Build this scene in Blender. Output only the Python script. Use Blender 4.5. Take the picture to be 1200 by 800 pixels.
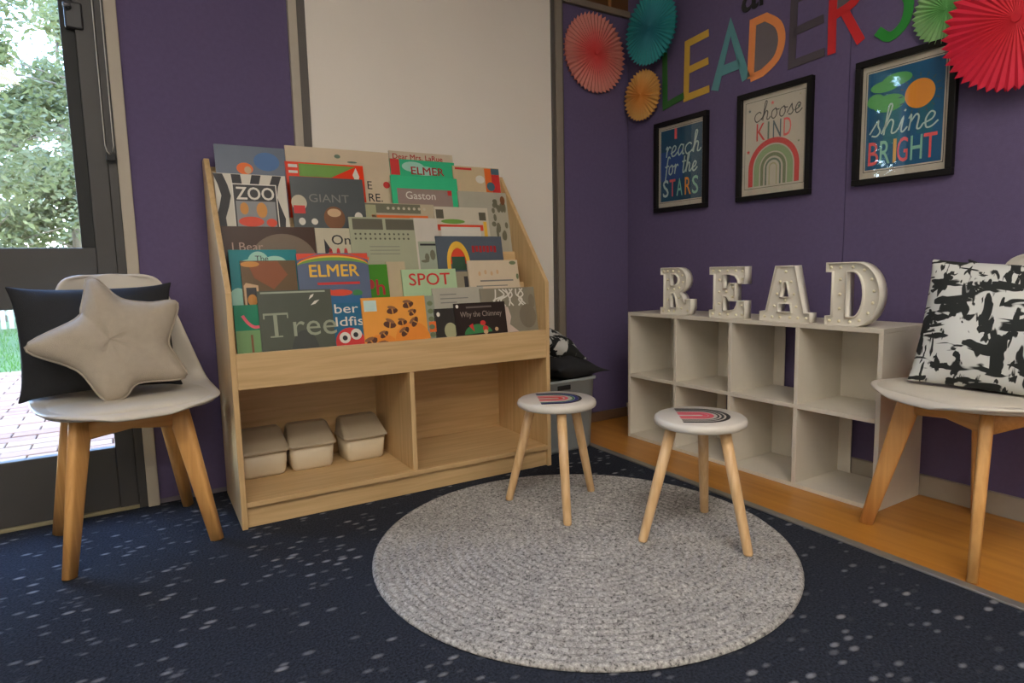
import bpy, bmesh, math, random
from mathutils import Vector, Matrix
random.seed(7)
PI = math.pi
for o in list(bpy.data.objects): bpy.data.objects.remove(o)
scene = bpy.context.scene
COL = scene.collection

# ---------------------------------------------------------------- camera
F, CX, CY, CZ = 735.22, -2.3572, -2.5753, 0.8283
YAW, PIT, ROLL = 0.55735, -0.11493, -0.02195
fw = Vector((math.sin(YAW)*math.cos(PIT), math.cos(YAW)*math.cos(PIT), math.sin(PIT)))
rt = Vector((math.cos(YAW), -math.sin(YAW), 0)); up = rt.cross(fw)
r2 = math.cos(ROLL)*rt + math.sin(ROLL)*up
u2 = -math.sin(ROLL)*rt + math.cos(ROLL)*up
cam = bpy.data.cameras.new('camera'); cam.sensor_width = 36; cam.lens = F/1200*36; cam.clip_start = .05
camo = bpy.data.objects.new('camera', cam); COL.objects.link(camo)
camo.matrix_world = Matrix(((r2.x, u2.x, -fw.x, CX), (r2.y, u2.y, -fw.y, CY), (r2.z, u2.z, -fw.z, CZ), (0, 0, 0, 1)))
scene.camera = camo
CP = Vector((CX, CY, CZ))
def ray(u, v): return r2*((u-600)/F) - u2*((v-400)/F) + fw
def onz(u, v, z=0): d = ray(u, v); return CP + d*((z-CZ)/d.z)
def ony(u, v, y=0): d = ray(u, v); return CP + d*((y-CY)/d.y)
def onx(u, v, x=0): d = ray(u, v); return CP + d*((x-CX)/d.x)

# ---------------------------------------------------------------- world, sun, exposure
vs = scene.view_settings
scene.display_settings.display_device = 'sRGB'
vs.view_transform = 'Standard'; vs.look = 'None'; vs.exposure = 0.0; vs.gamma = 1.0; vs.use_curve_mapping = False
w = bpy.data.worlds.new('world'); scene.world = w; w.use_nodes = True
nt = w.node_tree; nt.nodes.clear()
sky = nt.nodes.new('ShaderNodeTexSky'); sky.sky_type = 'NISHITA'; sky.sun_disc = False
sky.sun_elevation = math.radians(52); sky.sun_rotation = math.radians(250); sky.dust_density = 0.2; sky.ozone_density = 3.0
bg = nt.nodes.new('ShaderNodeBackground'); bg.inputs['Strength'].default_value = 4.4
wo = nt.nodes.new('ShaderNodeOutputWorld')
nt.links.new(sky.outputs[0], bg.inputs[0]); nt.links.new(bg.outputs[0], wo.inputs[0])
sun = bpy.data.lights.new('sun', 'SUN'); sun.energy = 1.0; sun.angle = .009; sun.color = (1, .95, .86)
suno = bpy.data.objects.new('sun', sun); COL.objects.link(suno)
suno.rotation_euler = Vector((.62, .28, -.85)).to_track_quat('-Z', 'Y').to_euler()
suno.location = (-8, -4, 12)
LAMP = 16.2            # brightness of the ceiling light panels
LAMP_COL = (1.0, .93, .84, 1)

# ---------------------------------------------------------------- materials
def lin(c):
    return tuple(((x/255)/12.92 if x/255 <= .04045 else ((x/255+.055)/1.055)**2.4) for x in c) + (1,)
MATS = {}
def M(name, rgb, rough=.55, var=.08, scale=25, bump=0, bscale=None, metal=0, coat=0, spec=.5, trans=0):
    if name in MATS: return MATS[name]
    m = bpy.data.materials.new(name); m.use_nodes = True; n = m.node_tree.nodes; l = m.node_tree.links
    b = n['Principled BSDF']; tc = n.new('ShaderNodeTexCoord')
    nz = n.new('ShaderNodeTexNoise'); nz.inputs['Scale'].default_value = scale; nz.inputs['Detail'].default_value = 4
    l.new(tc.outputs['Object'], nz.inputs['Vector'])
    mx = n.new('ShaderNodeMix'); mx.data_type = 'RGBA'
    c = lin(rgb)
    mx.inputs[6].default_value = tuple(min(1, x*(1-var)) for x in c[:3])+(1,)
    mx.inputs[7].default_value = tuple(min(1, x*(1+var)) for x in c[:3])+(1,)
    l.new(nz.outputs['Fac'], mx.inputs[0]); l.new(mx.outputs[2], b.inputs['Base Color'])
    b.inputs['Roughness'].default_value = rough; b.inputs['Metallic'].default_value = metal
    b.inputs['Coat Weight'].default_value = coat; b.inputs['Coat Roughness'].default_value = .12
    b.inputs['Specular IOR Level'].default_value = spec
    if trans: b.inputs['Transmission Weight'].default_value = trans
    if bump:
        n2 = n.new('ShaderNodeTexNoise'); n2.inputs['Scale'].default_value = bscale or 200; n2.inputs['Detail'].default_value = 3
        l.new(tc.outputs['Object'], n2.inputs['Vector'])
        bp = n.new('ShaderNodeBump'); bp.inputs['Strength'].default_value = bump; bp.inputs['Distance'].default_value = .004
        l.new(n2.outputs['Fac'], bp.inputs['Height']); l.new(bp.outputs[0], b.inputs['Normal'])
    MATS[name] = m; return m
def ramp(n, stops, interp='LINEAR'):
    r = n.new('ShaderNodeValToRGB'); r.color_ramp.interpolation = interp
    e = r.color_ramp.elements
    while len(e) < len(stops): e.new(.5)
    for k, (p, c) in enumerate(stops): e[k].position = p; e[k].color = c
    return r
def wood(name, a, bcol, axis=0, rough=.45, sc=4):
    key = name+'_xyz'[axis+1]
    if key in MATS: return MATS[key]
    m = bpy.data.materials.new(key); m.use_nodes = True; n = m.node_tree.nodes; l = m.node_tree.links
    b = n['Principled BSDF']; tc = n.new('ShaderNodeTexCoord'); mp = n.new('ShaderNodeMapping')
    s = [sc*9]*3; s[axis] = sc*.45
    mp.inputs['Scale'].default_value = s; l.new(tc.outputs['Object'], mp.inputs['Vector'])
    nz = n.new('ShaderNodeTexNoise'); nz.inputs['Scale'].default_value = 1.6; nz.inputs['Detail'].default_value = 7; nz.inputs['Distortion'].default_value = .6
    l.new(mp.outputs[0], nz.inputs['Vector'])
    r = ramp(n, [(.3, lin(a)), (.7, lin(bcol))]); l.new(nz.outputs['Fac'], r.inputs[0]); l.new(r.outputs[0], b.inputs['Base Color'])
    b.inputs['Roughness'].default_value = rough
    MATS[key] = m; return m
def nodes_of(name):
    m = bpy.data.materials.new(name); m.use_nodes = True; MATS[name] = m
    return m, m.node_tree.nodes, m.node_tree.links, m.node_tree.nodes['Principled BSDF']

def mat_carpet():
    m, n, l, b = nodes_of('carpet'); tc = n.new('ShaderNodeTexCoord')
    mp = n.new('ShaderNodeMapping'); mp.inputs['Rotation'].default_value = (0, 0, .5); mp.inputs['Scale'].default_value = (21, 38, 1)
    l.new(tc.outputs['Object'], mp.inputs['Vector'])
    v = n.new('ShaderNodeTexVoronoi'); v.inputs['Scale'].default_value = 1; v.inputs['Randomness'].default_value = .75
    l.new(mp.outputs[0], v.inputs['Vector'])
    r = ramp(n, [(.16, (1, 1, 1, 1)), (.36, (0, 0, 0, 1))]); l.new(v.outputs['Distance'], r.inputs[0])
    sp = n.new('ShaderNodeSeparateColor'); l.new(v.outputs['Color'], sp.inputs[0])
    r2_ = ramp(n, [(.2, (0, 0, 0, 1)), (.85, (1, 1, 1, 1))]); l.new(sp.outputs[0], r2_.inputs[0])
    mu = n.new('ShaderNodeMath'); mu.operation = 'MULTIPLY'; l.new(r.outputs[0], mu.inputs[0]); l.new(r2_.outputs[0], mu.inputs[1])
    nz = n.new('ShaderNodeTexNoise'); nz.inputs['Scale'].default_value = 160; nz.inputs['Detail'].default_value = 3
    l.new(tc.outputs['Object'], nz.inputs['Vector'])
    r3 = ramp(n, [(.3, lin((26, 29, 36))), (.7, lin((53, 58, 70)))]); l.new(nz.outputs['Fac'], r3.inputs[0])
    mx = n.new('ShaderNodeMix'); mx.data_type = 'RGBA'; l.new(mu.outputs[0], mx.inputs[0]); l.new(r3.outputs[0], mx.inputs[6])
    mx.inputs[7].default_value = lin((136, 137, 142)); l.new(mx.outputs[2], b.inputs['Base Color'])
    b.inputs['Roughness'].default_value = .92; b.inputs['Specular IOR Level'].default_value = .2
    bp = n.new('ShaderNodeBump'); bp.inputs['Strength'].default_value = .8; bp.inputs['Distance'].default_value = .006
    ad = n.new('ShaderNodeMath'); ad.operation = 'ADD'; l.new(nz.outputs['Fac'], ad.inputs[0]); l.new(mu.outputs[0], ad.inputs[1])
    l.new(ad.outputs[0], bp.inputs['Height']); l.new(bp.outputs[0], b.inputs['Normal'])
    return m
def mat_rug():
    m, n, l, b = nodes_of('rug_braid'); tc = n.new('ShaderNodeTexCoord')
    nz = n.new('ShaderNodeTexNoise'); nz.inputs['Scale'].default_value = 120; nz.inputs['Detail'].default_value = 2; nz.inputs['Roughness'].default_value = .7
    l.new(tc.outputs['Object'], nz.inputs['Vector'])
    r = ramp(n, [(.32, lin((92, 90, 88))), (.44, lin((158, 155, 150))), (.58, lin((180, 177, 172))), (.70, lin((210, 207, 200)))])
    l.new(nz.outputs['Fac'], r.inputs[0])
    n2 = n.new('ShaderNodeTexNoise'); n2.inputs['Scale'].default_value = 5; l.new(tc.outputs['Object'], n2.inputs['Vector'])
    r3 = ramp(n, [(.3, (.84, .84, .85, 1)), (.7, (1, 1, 1, 1))]); l.new(n2.outputs['Fac'], r3.inputs[0])
    mx = n.new('ShaderNodeMix'); mx.data_type = 'RGBA'; mx.blend_type = 'MULTIPLY'; mx.inputs[0].default_value = 1
    l.new(r.outputs[0], mx.inputs[6]); l.new(r3.outputs[0], mx.inputs[7]); l.new(mx.outputs[2], b.inputs['Base Color'])
    b.inputs['Roughness'].default_value = .95; b.inputs['Specular IOR Level'].default_value = .15
    bp = n.new('ShaderNodeBump'); bp.inputs['Strength'].default_value = .7; bp.inputs['Distance'].default_value = .004
    l.new(nz.outputs['Fac'], bp.inputs['Height']); l.new(bp.outputs[0], b.inputs['Normal'])
    return m
def mat_brush():
    m, n, l, b = nodes_of('brush_print'); tc = n.new('ShaderNodeTexCoord')
    out = []
    for k, (rot, sc, th) in enumerate([(.6, (11, 30, 9), .535), (-.75, (34, 12, 9), .55), (1.3, (40, 18, 14), .585)]):
        mp = n.new('ShaderNodeMapping'); mp.inputs['Rotation'].default_value = (0, rot, 0); mp.inputs['Scale'].default_value = (sc[0], 3, sc[1])
        mp.inputs['Location'].default_value = (k*3.3, 0, k*1.7)
        l.new(tc.outputs['Object'], mp.inputs['Vector'])
        nz = n.new('ShaderNodeTexNoise'); nz.inputs['Scale'].default_value = 1; nz.inputs['Detail'].default_value = 2.5; nz.inputs['Distortion'].default_value = .5
        l.new(mp.outputs[0], nz.inputs['Vector'])
        r = ramp(n, [(th, (0, 0, 0, 1)), (th+.02, (1, 1, 1, 1))]); l.new(nz.outputs['Fac'], r.inputs[0]); out.append(r)
    a = n.new('ShaderNodeMath'); a.operation = 'MAXIMUM'; l.new(out[0].outputs[0], a.inputs[0]); l.new(out[1].outputs[0], a.inputs[1])
    a2 = n.new('ShaderNodeMath'); a2.operation = 'MAXIMUM'; l.new(a.outputs[0], a2.inputs[0]); l.new(out[2].outputs[0], a2.inputs[1])
    mx = n.new('ShaderNodeMix'); mx.data_type = 'RGBA'; l.new(a2.outputs[0], mx.inputs[0])
    mx.inputs[6].default_value = lin((206, 206, 200)); mx.inputs[7].default_value = lin((32, 35, 33))
    l.new(mx.outputs[2], b.inputs['Base Color']); b.inputs['Roughness'].default_value = .85
    return m
def mat_radial(name, c0, c1, rad):
    m, n, l, b = nodes_of(name); tc = n.new('ShaderNodeTexCoord')
    ln = n.new('ShaderNodeVectorMath'); ln.operation = 'LENGTH'; l.new(tc.outputs['Object'], ln.inputs[0])
    mr = n.new('ShaderNodeMath'); mr.operation = 'DIVIDE'; mr.inputs[1].default_value = rad; l.new(ln.outputs['Value'], mr.inputs[0])
    nz = n.new('ShaderNodeTexNoise'); nz.inputs['Scale'].default_value = 14; l.new(tc.outputs['Object'], nz.inputs['Vector'])
    ad = n.new('ShaderNodeMath'); ad.operation = 'MULTIPLY_ADD'; ad.inputs[1].default_value = .35; l.new(nz.outputs['Fac'], ad.inputs[0]); l.new(mr.outputs[0], ad.inputs[2])
    r = ramp(n, [(.25, lin(c0)), (.95, lin(c1))]); l.new(ad.outputs[0], r.inputs[0]); l.new(r.outputs[0], b.inputs['Base Color'])
    b.inputs['Roughness'].default_value = .7
    return m
def mat_glass(name='pane_glass', rough=.02, f=1.45):
    if name in MATS: return MATS[name]
    m = bpy.data.materials.new(name); m.use_nodes = True; n = m.node_tree.nodes; l = m.node_tree.links; n.clear()
    o = n.new('ShaderNodeOutputMaterial'); mix = n.new('ShaderNodeMixShader'); fr = n.new('ShaderNodeFresnel'); fr.inputs[0].default_value = f
    t = n.new('ShaderNodeBsdfTransparent'); g = n.new('ShaderNodeBsdfGlossy'); g.inputs['Roughness'].default_value = rough
    ge = n.new('ShaderNodeNewGeometry'); mr = n.new('ShaderNodeMapRange'); mr.inputs[3].default_value = f; mr.inputs[4].default_value = 1/f
    l.new(ge.outputs['Backfacing'], mr.inputs[0]); l.new(mr.outputs[0], fr.inputs[0])
    l.new(fr.outputs[0], mix.inputs[0]); l.new(t.outputs[0], mix.inputs[1]); l.new(g.outputs[0], mix.inputs[2]); l.new(mix.outputs[0], o.inputs[0])
    MATS[name] = m; return m
def mat_emit(name, col, s):
    m = bpy.data.materials.new(name); m.use_nodes = True; n = m.node_tree.nodes; l = m.node_tree.links
    b = n['Principled BSDF']; b.inputs['Base Color'].default_value = (.9, .9, .9, 1)
    b.inputs['Emission Color'].default_value = col; b.inputs['Emission Strength'].default_value = s
    MATS[name] = m; return m

PURPLE = M('purple_fabric', (104, 92, 126), .9, .1, 60, .5, 500, spec=.15)
DARKF = M('dark_frame', (70, 68, 66), .5, .06)
BLACKF = M('black_rubber', (30, 32, 32), .6)
CREAM = M('cream_trim', (186, 176, 158), .6, .05)
WHITE = M('white_laminate', (214, 206, 190), .5, .04)
BEECH = ((194, 160, 110), (214, 181, 132))
LEGW = ((206, 150, 84), (226, 172, 104))

# ---------------------------------------------------------------- mesh helpers
class B:
    def __init__(s): s.bm = bmesh.new()
    def box(s, x0, x1, y0, y1, z0, z1):
        v = [s.bm.verts.new(p) for p in ((x0,y0,z0),(x1,y0,z0),(x1,y1,z0),(x0,y1,z0),(x0,y0,z1),(x1,y0,z1),(x1,y1,z1),(x0,y1,z1))]
        for f in ((0,3,2,1),(4,5,6,7),(0,1,5,4),(1,2,6,5),(2,3,7,6),(3,0,4,7)): s.bm.faces.new([v[i] for i in f])
        return s
    def prism(s, poly, axis, a, b):
        """poly of 2D points swept along axis from a to b; axis 0: (y,z) poly, 1: (x,z), 2: (x,y)"""
        def P(p, t): return (t, p[0], p[1]) if axis == 0 else ((p[0], t, p[1]) if axis == 1 else (p[0], p[1], t))
        A = [s.bm.verts.new(P(p, a)) for p in poly]; C = [s.bm.verts.new(P(p, b)) for p in poly]; n = len(poly)
        s.bm.faces.new(A); s.bm.faces.new(C[::-1])
        for i in range(n): s.bm.faces.new((A[i], C[i], C[(i+1) % n], A[(i+1) % n]))
        return s
    def face(s, pts):
        s.bm.faces.new([s.bm.verts.new(p) for p in pts]); return s
    def sweep(s, pts, radii, seg=10, squash=1.0, exp=2.0, cap=True, side=None):
        """tube through pts; radii may be numbers or (a,b) pairs"""
        pts = [Vector(p) for p in pts]; rings = []
        for i, p in enumerate(pts):
            d = (pts[min(i+1, len(pts)-1)] - pts[max(i-1, 0)]).normalized()
            ref = Vector(side) if side else (Vector((0, 0, 1)) if abs(d.z) < .9 else Vector((1, 0, 0)))
            a = (ref - d*ref.dot(d)).normalized(); b_ = d.cross(a)
            r = radii[i] if isinstance(radii, (list, tuple)) else radii
            ra, rb = r if isinstance(r, tuple) else (r, r*squash)
            ring = []
            for k in range(seg):
                t = 2*PI*k/seg; c, q = math.cos(t), math.sin(t)
                c = math.copysign(abs(c)**(2/exp), c); q = math.copysign(abs(q)**(2/exp), q)
                ring.append(s.bm.verts.new(p + a*ra*c + b_*rb*q))
            rings.append(ring)
        for A, C in zip(rings, rings[1:]):
            for k in range(seg): s.bm.faces.new((A[k], A[(k+1) % seg], C[(k+1) % seg], C[k]))
        if cap: s.bm.faces.new(rings[0][::-1]); s.bm.faces.new(rings[-1])
        return s
    def lathe(s, prof, seg=32, c=(0, 0), cap=True):
        rings = [[s.bm.verts.new((c[0]+r*math.cos(2*PI*k/seg), c[1]+r*math.sin(2*PI*k/seg), z)) for k in range(seg)] for r, z in prof]
        for A, C in zip(rings, rings[1:]):
            for k in range(seg): s.bm.faces.new((A[k], A[(k+1) % seg], C[(k+1) % seg], C[k]))
        if cap: s.bm.faces.new(rings[0][::-1]); s.bm.faces.new(rings[-1])
        return s
    def sphere(s, c, r, u=10, v=6, sc=(1, 1, 1)):
        mt = Matrix.Translation(c) @ Matrix.Diagonal((r*sc[0], r*sc[1], r*sc[2], 1))
        bmesh.ops.create_uvsphere(s.bm, u_segments=u, v_segments=v, radius=1, matrix=mt); return s
    def grid(s, P, nu, nv, closed_u=False):
        V = [[s.bm.verts.new(P(i, j)) for j in range(nv)] for i in range(nu)]
        for i in range(nu if closed_u else nu-1):
            for j in range(nv-1): s.bm.faces.new((V[i][j], V[(i+1) % nu][j], V[(i+1) % nu][j+1], V[i][j+1]))
        return V
def obj(name, b, mat, parent=None, bevel=0, smooth=False, seg=2, normals=True):
    bm = b.bm if isinstance(b, B) else b
    if normals: bmesh.ops.recalc_face_normals(bm, faces=bm.faces)
    me = bpy.data.meshes.new(name); bm.to_mesh(me); bm.free()
    return objm(name, me, mat, parent, bevel, smooth, seg)
def objm(name, me, mat, parent=None, bevel=0, smooth=False, seg=2):
    me.materials.clear(); me.materials.append(mat)
    o = bpy.data.objects.new(name, me); COL.objects.link(o)
    if parent: o.parent = parent
    if smooth:
        for p in me.polygons: p.use_smooth = True
    if bevel:
        md = o.modifiers.new('bevel', 'BEVEL'); md.width = bevel; md.segments = seg; md.limit_method = 'ANGLE'; md.angle_limit = .7
    return o
def thing(name, label, cat, loc=(0, 0, 0), rotz=0, group=None):
    o = bpy.data.objects.new(name, None); COL.objects.link(o); o.empty_display_size = .1
    o.location = loc; o.rotation_euler = (0, 0, rotz); tag(o, label, cat, group); return o
def tag(o, label, cat, group=None):
    o['label'] = label; o['category'] = cat
    if group: o['group'] = group
    return o
def struct(o, label=None):
    o['kind'] = 'structure'
    if label: o['label'] = label
    return o
def recenter(o):
    """move a mesh's origin to the middle of its vertices"""
    me = o.data; c = sum((v.co for v in me.vertices), Vector())/len(me.vertices)
    me.transform(Matrix.Translation(-c)); o.location = o.location + c; return o
def dup(root, loc, rotz, label, group=None):
    r = root.copy(); COL.objects.link(r); r.location = loc; r.rotation_euler = (0, 0, rotz); r['label'] = label
    if group: r['group'] = group
    for ch in list(root.children):
        c = ch.copy(); COL.objects.link(c); c.parent = r
        for g in ch.children:
            d = g.copy(); COL.objects.link(d); d.parent = c
    return r

# flat art on a local x-z plane facing -y --------------------------------------------------
def arc(cx, cz, rx, rz, a0, a1, n=16):
    return [(cx+rx*math.cos(math.radians(a0+(a1-a0)*k/n)), cz+rz*math.sin(math.radians(a0+(a1-a0)*k/n))) for k in range(n+1)]
def ell(cx, cz, rx, rz, n=20): return arc(cx, cz, rx, rz, 0, 360, n)[:-1]
def rect(x0, x1, z0, z1): return [(x0, z0), (x1, z0), (x1, z1), (x0, z1)]
def band(cx, cz, r0, r1, a0=0, a1=180, sq=1, n=18): return arc(cx, cz, r1, r1*sq, a0, a1, n) + arc(cx, cz, r0, r0*sq, a1, a0, n)
def ribbon(pts, w, closed=False):
    """list of quads along a polyline with mitred joints"""
    n = len(pts); L_ = []; R_ = []
    for i, p in enumerate(pts):
        a = pts[max(i-1, 0)]; c = pts[min(i+1, n-1)]
        if closed: a = pts[i-1]; c = pts[(i+1) % n]
        d1 = Vector((p[0]-a[0], p[1]-a[1])); d2 = Vector((c[0]-p[0], c[1]-p[1]))
        if d1.length < 1e-9: d1 = d2
        if d2.length < 1e-9: d2 = d1
        d1.normalize(); d2.normalize(); t = d1+d2
        if t.length < 1e-6: t = d1.copy()
        t.normalize(); nn = Vector((-t.y, t.x)); k = min(1.8, 1/max(.3, nn.dot(Vector((-d1.y, d1.x)))))
        L_.append((p[0]+nn.x*w/2*k, p[1]+nn.y*w/2*k)); R_.append((p[0]-nn.x*w/2*k, p[1]-nn.y*w/2*k))
    m = n if closed else n-1
    return [[L_[i], R_[i], R_[(i+1) % n], L_[(i+1) % n]] for i in range(m)]
def smoothpts(P, k=5):
    out = []
    for i in range(len(P)-1):
        p0 = P[max(i-1, 0)]; p1 = P[i]; p2 = P[i+1]; p3 = P[min(i+2, len(P)-1)]
        for j in range(k):
            t = j/k
            out.append(tuple(.5*(2*p1[q]+(-p0[q]+p2[q])*t+(2*p0[q]-5*p1[q]+4*p2[q]-p3[q])*t*t+(-p0[q]+3*p1[q]-3*p2[q]+p3[q])*t**3) for q in (0, 1)))
    return out+[P[-1]]
def art(name, polys, mat, parent, y, thick=0):
    if name in ('artwork', 'print_block', 'cloud_print') and 1 < len(polys) <= 14:
        big = [p for p in polys if max(max(q[0] for q in p)-min(q[0] for q in p), max(q[1] for q in p)-min(q[1] for q in p)) > .008]
        if len(big) == len(polys):
            for k, p in enumerate(polys): o = art(name+' ', [p], mat, parent, y-.00004*k, thick)
            return o
    name = name.strip()
    b = B()
    for p in polys:
        if thick: b.prism(p, 1, y, y-thick)
        else: b.face([(x, y, z) for x, z in p])
    bm = b.bm
    if thick: return obj(name, b, mat, parent)
    bm.normal_update()
    for f in bm.faces:
        if f.normal.y > 0: f.normal_flip()
    return obj(name, b, mat, parent, normals=False)
_fc = {}
def text(body, x, z, h, mat, parent, y, bold=0, shear=0, width=None, align='LEFT', name='lettering', thick=0):
    cu = bpy.data.curves.new('t', 'FONT'); cu.body = body; cu.size = 1; cu.shear = shear; cu.align_x = align
    cu.resolution_u = 3; cu.extrude = (thick/2/(h/.72)) if thick else 0
    to = bpy.data.objects.new('t', cu); COL.objects.link(to)
    dg = bpy.context.evaluated_depsgraph_get(); me = bpy.data.meshes.new_from_object(to.evaluated_get(dg))
    bpy.data.objects.remove(to); bpy.data.curves.remove(cu)
    if bold > 0:
        bm = bmesh.new(); d = max(.01, bold)*.9
        for kk, (dx, dy) in enumerate(((0, 0), (d, 0), (d*.5, d*.4), (d*.5, -d*.4))):
            n0 = len(bm.verts); bm.from_mesh(me); bm.verts.ensure_lookup_table()
            for v in bm.verts[n0:]: v.co.x += dx; v.co.y += dy; v.co.z += kk*.00007/(h/.72)
        bm.to_mesh(me); bm.free()
    s = h/.72; sx = s
    if width and len(me.vertices):
        xs = [v.co.x for v in me.vertices]; sx = width/(max(xs)-min(xs))
    for v in me.vertices: v.co = Vector((x+v.co.x*sx, y-v.co.z*s, z+v.co.y*s))
    me.name = name
    return objm(name, me, mat, parent)
STROKE = {
 'c': (.6, [[(.5,.4),(.35,.5),(.1,.4),(.05,.2),(.2,0),(.4,.02),(.6,.15)]]),
 'h': (.65, [[(0,.05),(.15,.5),(.24,.95),(.12,1),(.1,.6),(.1,0)], [(.1,.2),(.25,.48),(.4,.4),(.4,.05),(.55,.03),(.65,.15)]]),
 'o': (.6, [[(.3,.5),(.08,.38),(.1,.08),(.3,0),(.45,.2),(.35,.48),(.3,.5),(.45,.42),(.6,.42)]]),
 's': (.5, [[(0,.1),(.15,.35),(.27,.52),(.3,.35),(.42,.15),(.3,0),(.1,.04)]]),
 'e': (.55, [[(0,.15),(.3,.25),(.38,.42),(.22,.5),(.08,.3),(.15,.02),(.35,.02),(.55,.18)]]),
 'i': (.35, [[(0,.1),(.12,.5),(.12,.1),(.2,0),(.35,.15)], [(.13,.68),(.16,.74)]]),
 'n': (.58, [[(0,.4),(.08,.5),(.08,0)], [(.08,.25),(.25,.5),(.38,.4),(.38,.05),(.5,.02),(.58,.15)]]),
 'r': (.42, [[(0,.4),(.1,.5),(.1,0)], [(.1,.25),(.25,.5),(.4,.42)]]),
 'a': (.55, [[(.4,.45),(.2,.5),(.05,.25),(.15,0),(.38,.2),(.42,.5)], [(.42,.5),(.42,.05),(.55,.05)]]),
 'f': (.4, [[(.45,.9),(.3,1),(.2,.8),(.18,-.3)], [(0,.45),(.4,.5)]]),
 't': (.42, [[(.2,.9),(.18,.1),(.3,0),(.42,.1)], [(0,.6),(.4,.62)]]),
 ' ': (.35, [])}
def script(body, x, z, h, mat, parent, y, w, slant=.15, name='lettering', sx=1.0, drop=0):
    polys = []
    for k, ch in enumerate(body):
        adv, ss = STROKE[ch]
        for s in ss: polys += ribbon([(x+(p[0]*sx+p[1]*slant)*h, z+p[1]*h+drop*k) for p in smoothpts(s, 4)], w)
        x += adv*h*sx
    return art(name, polys, mat, parent, y)

# ================================================================= SETTING
XL, YF, ZC = -4.6, -6.0, 2.72
b = B(); b.box(XL-.1, .12, YF-.1, .12, -.12, 0)
struct(obj('floor', b, mat_carpet()), 'dark speckled carpet floor')
def xe(y): return -.5265 + .0343*(y+.349)
b = B(); b.prism([(xe(YF), YF), (0, YF), (0, 0), (xe(0), 0)], 2, .0, .004)
struct(obj('floor_timber', b, wood('vinyl', (176, 116, 42), (196, 136, 58), 1, .35, 2)), 'orange timber-look vinyl floor strip along the right wall')
b = B(); b.prism([(xe(YF)-.024, YF), (xe(YF)+.006, YF), (xe(0)+.006, 0), (xe(0)-.024, 0)], 2, .0, .0065)
struct(obj('trim_1', b, M('aluminium', (150, 146, 138), .4, .05, 40, metal=.5), bevel=.002), 'metal edging strip between carpet and timber floor')
b = B(); b.box(XL-.1, .12, YF-.1, .12, ZC, ZC+.12)
struct(obj('ceiling', b, M('ceiling_paint', (222, 218, 208), .9)))
WALLP = M('wall_paint', (222, 218, 210), .85, .05)
b = B(); b.box(XL-.12, XL, YF, .12, 0, ZC); struct(obj('wall_left', b, WALLP))
b = B(); b.box(XL-.12, .12, YF-.12, YF, 0, ZC); struct(obj('wall_front', b, WALLP))
# back wall with the opening of the glazed door
DX0, DX1, DZ = -2.985, -2.325, 2.34
b = B(); b.box(XL, DX0, .008, .12, 0, ZC); b.box(DX0, DX1, .008, .12, DZ, ZC); b.box(DX1, .008, .008, .12, 0, ZC)
wb = struct(obj('wall_back', b, M('wall_render', (120, 112, 120), .9)), 'back wall with purple fabric panels')
b = B(); b.box(.008, .12, YF, .12, 0, ZC)
wr = struct(obj('wall_right', b, M('wall_render', (120, 112, 120), .9)), 'right wall covered in purple fabric panels')
SEAM = onx(989, 260).y
for y0, y1 in ((SEAM+.0015, -.0), (SEAM-1.2, SEAM-.0015), (SEAM-2.4, SEAM-1.203), (YF, SEAM-2.403)):
    b = B(); b.box(0, .0085, y0, y1, .07, ZC); obj('fabric_panel', b, PURPLE, wr, bevel=.001)
for x0, x1, z1 in ((-4.59, -3.0, ZC), (-2.288, -1.73, ZC), (-.425, -.0, 2.105)):
    b = B(); b.box(x0, x1, 0, .0085, .05 if x1 > -1 else .02, z1); obj('fabric_panel', b, PURPLE, wb, bevel=.001)
b = B(); b.box(-.014, .004, YF, 0, .004, .078); struct(obj('baseboard_right', b, M('skirting', (160, 150, 134), .6), bevel=.003))
b = B(); b.box(-.425, -.014, -.014, .004, .004, .055); struct(obj('baseboard_back', b, M('skirting_shaded', (112, 84, 62), .6), bevel=.003))  # cream skirting; the corner's shadow is put into its brown colour
# cream jamb beside the door
b = B(); b.box(-2.325, -2.288, -.012, .03, 0, ZC); struct(obj('trim_2', b, CREAM, bevel=.003), 'cream jamb strip beside the glazed door')
# high timber window over the corner
w2 = struct(thing('window_2', 'high brown window over the coral paper fan', 'window'))
del w2['category']
b = B(); b.box(-.425, -.0, -.02, .006, 2.105, 2.135); obj('window_frame', b, M('grey_rail', (128, 116, 100), .6), w2, .002)
b = B(); b.box(-.425, -.0, -.004, .006, 2.135, 2.7); obj('pane', b, M('brown_pane', (96, 62, 30), .35), w2)
for x in (-.30, -.13):
    b = B(); b.box(x-.008, x+.008, -.014, -.004, 2.135, 2.7); obj('mullion', b, M('mullion_wood', (150, 104, 60), .5), w2, .002)
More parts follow.
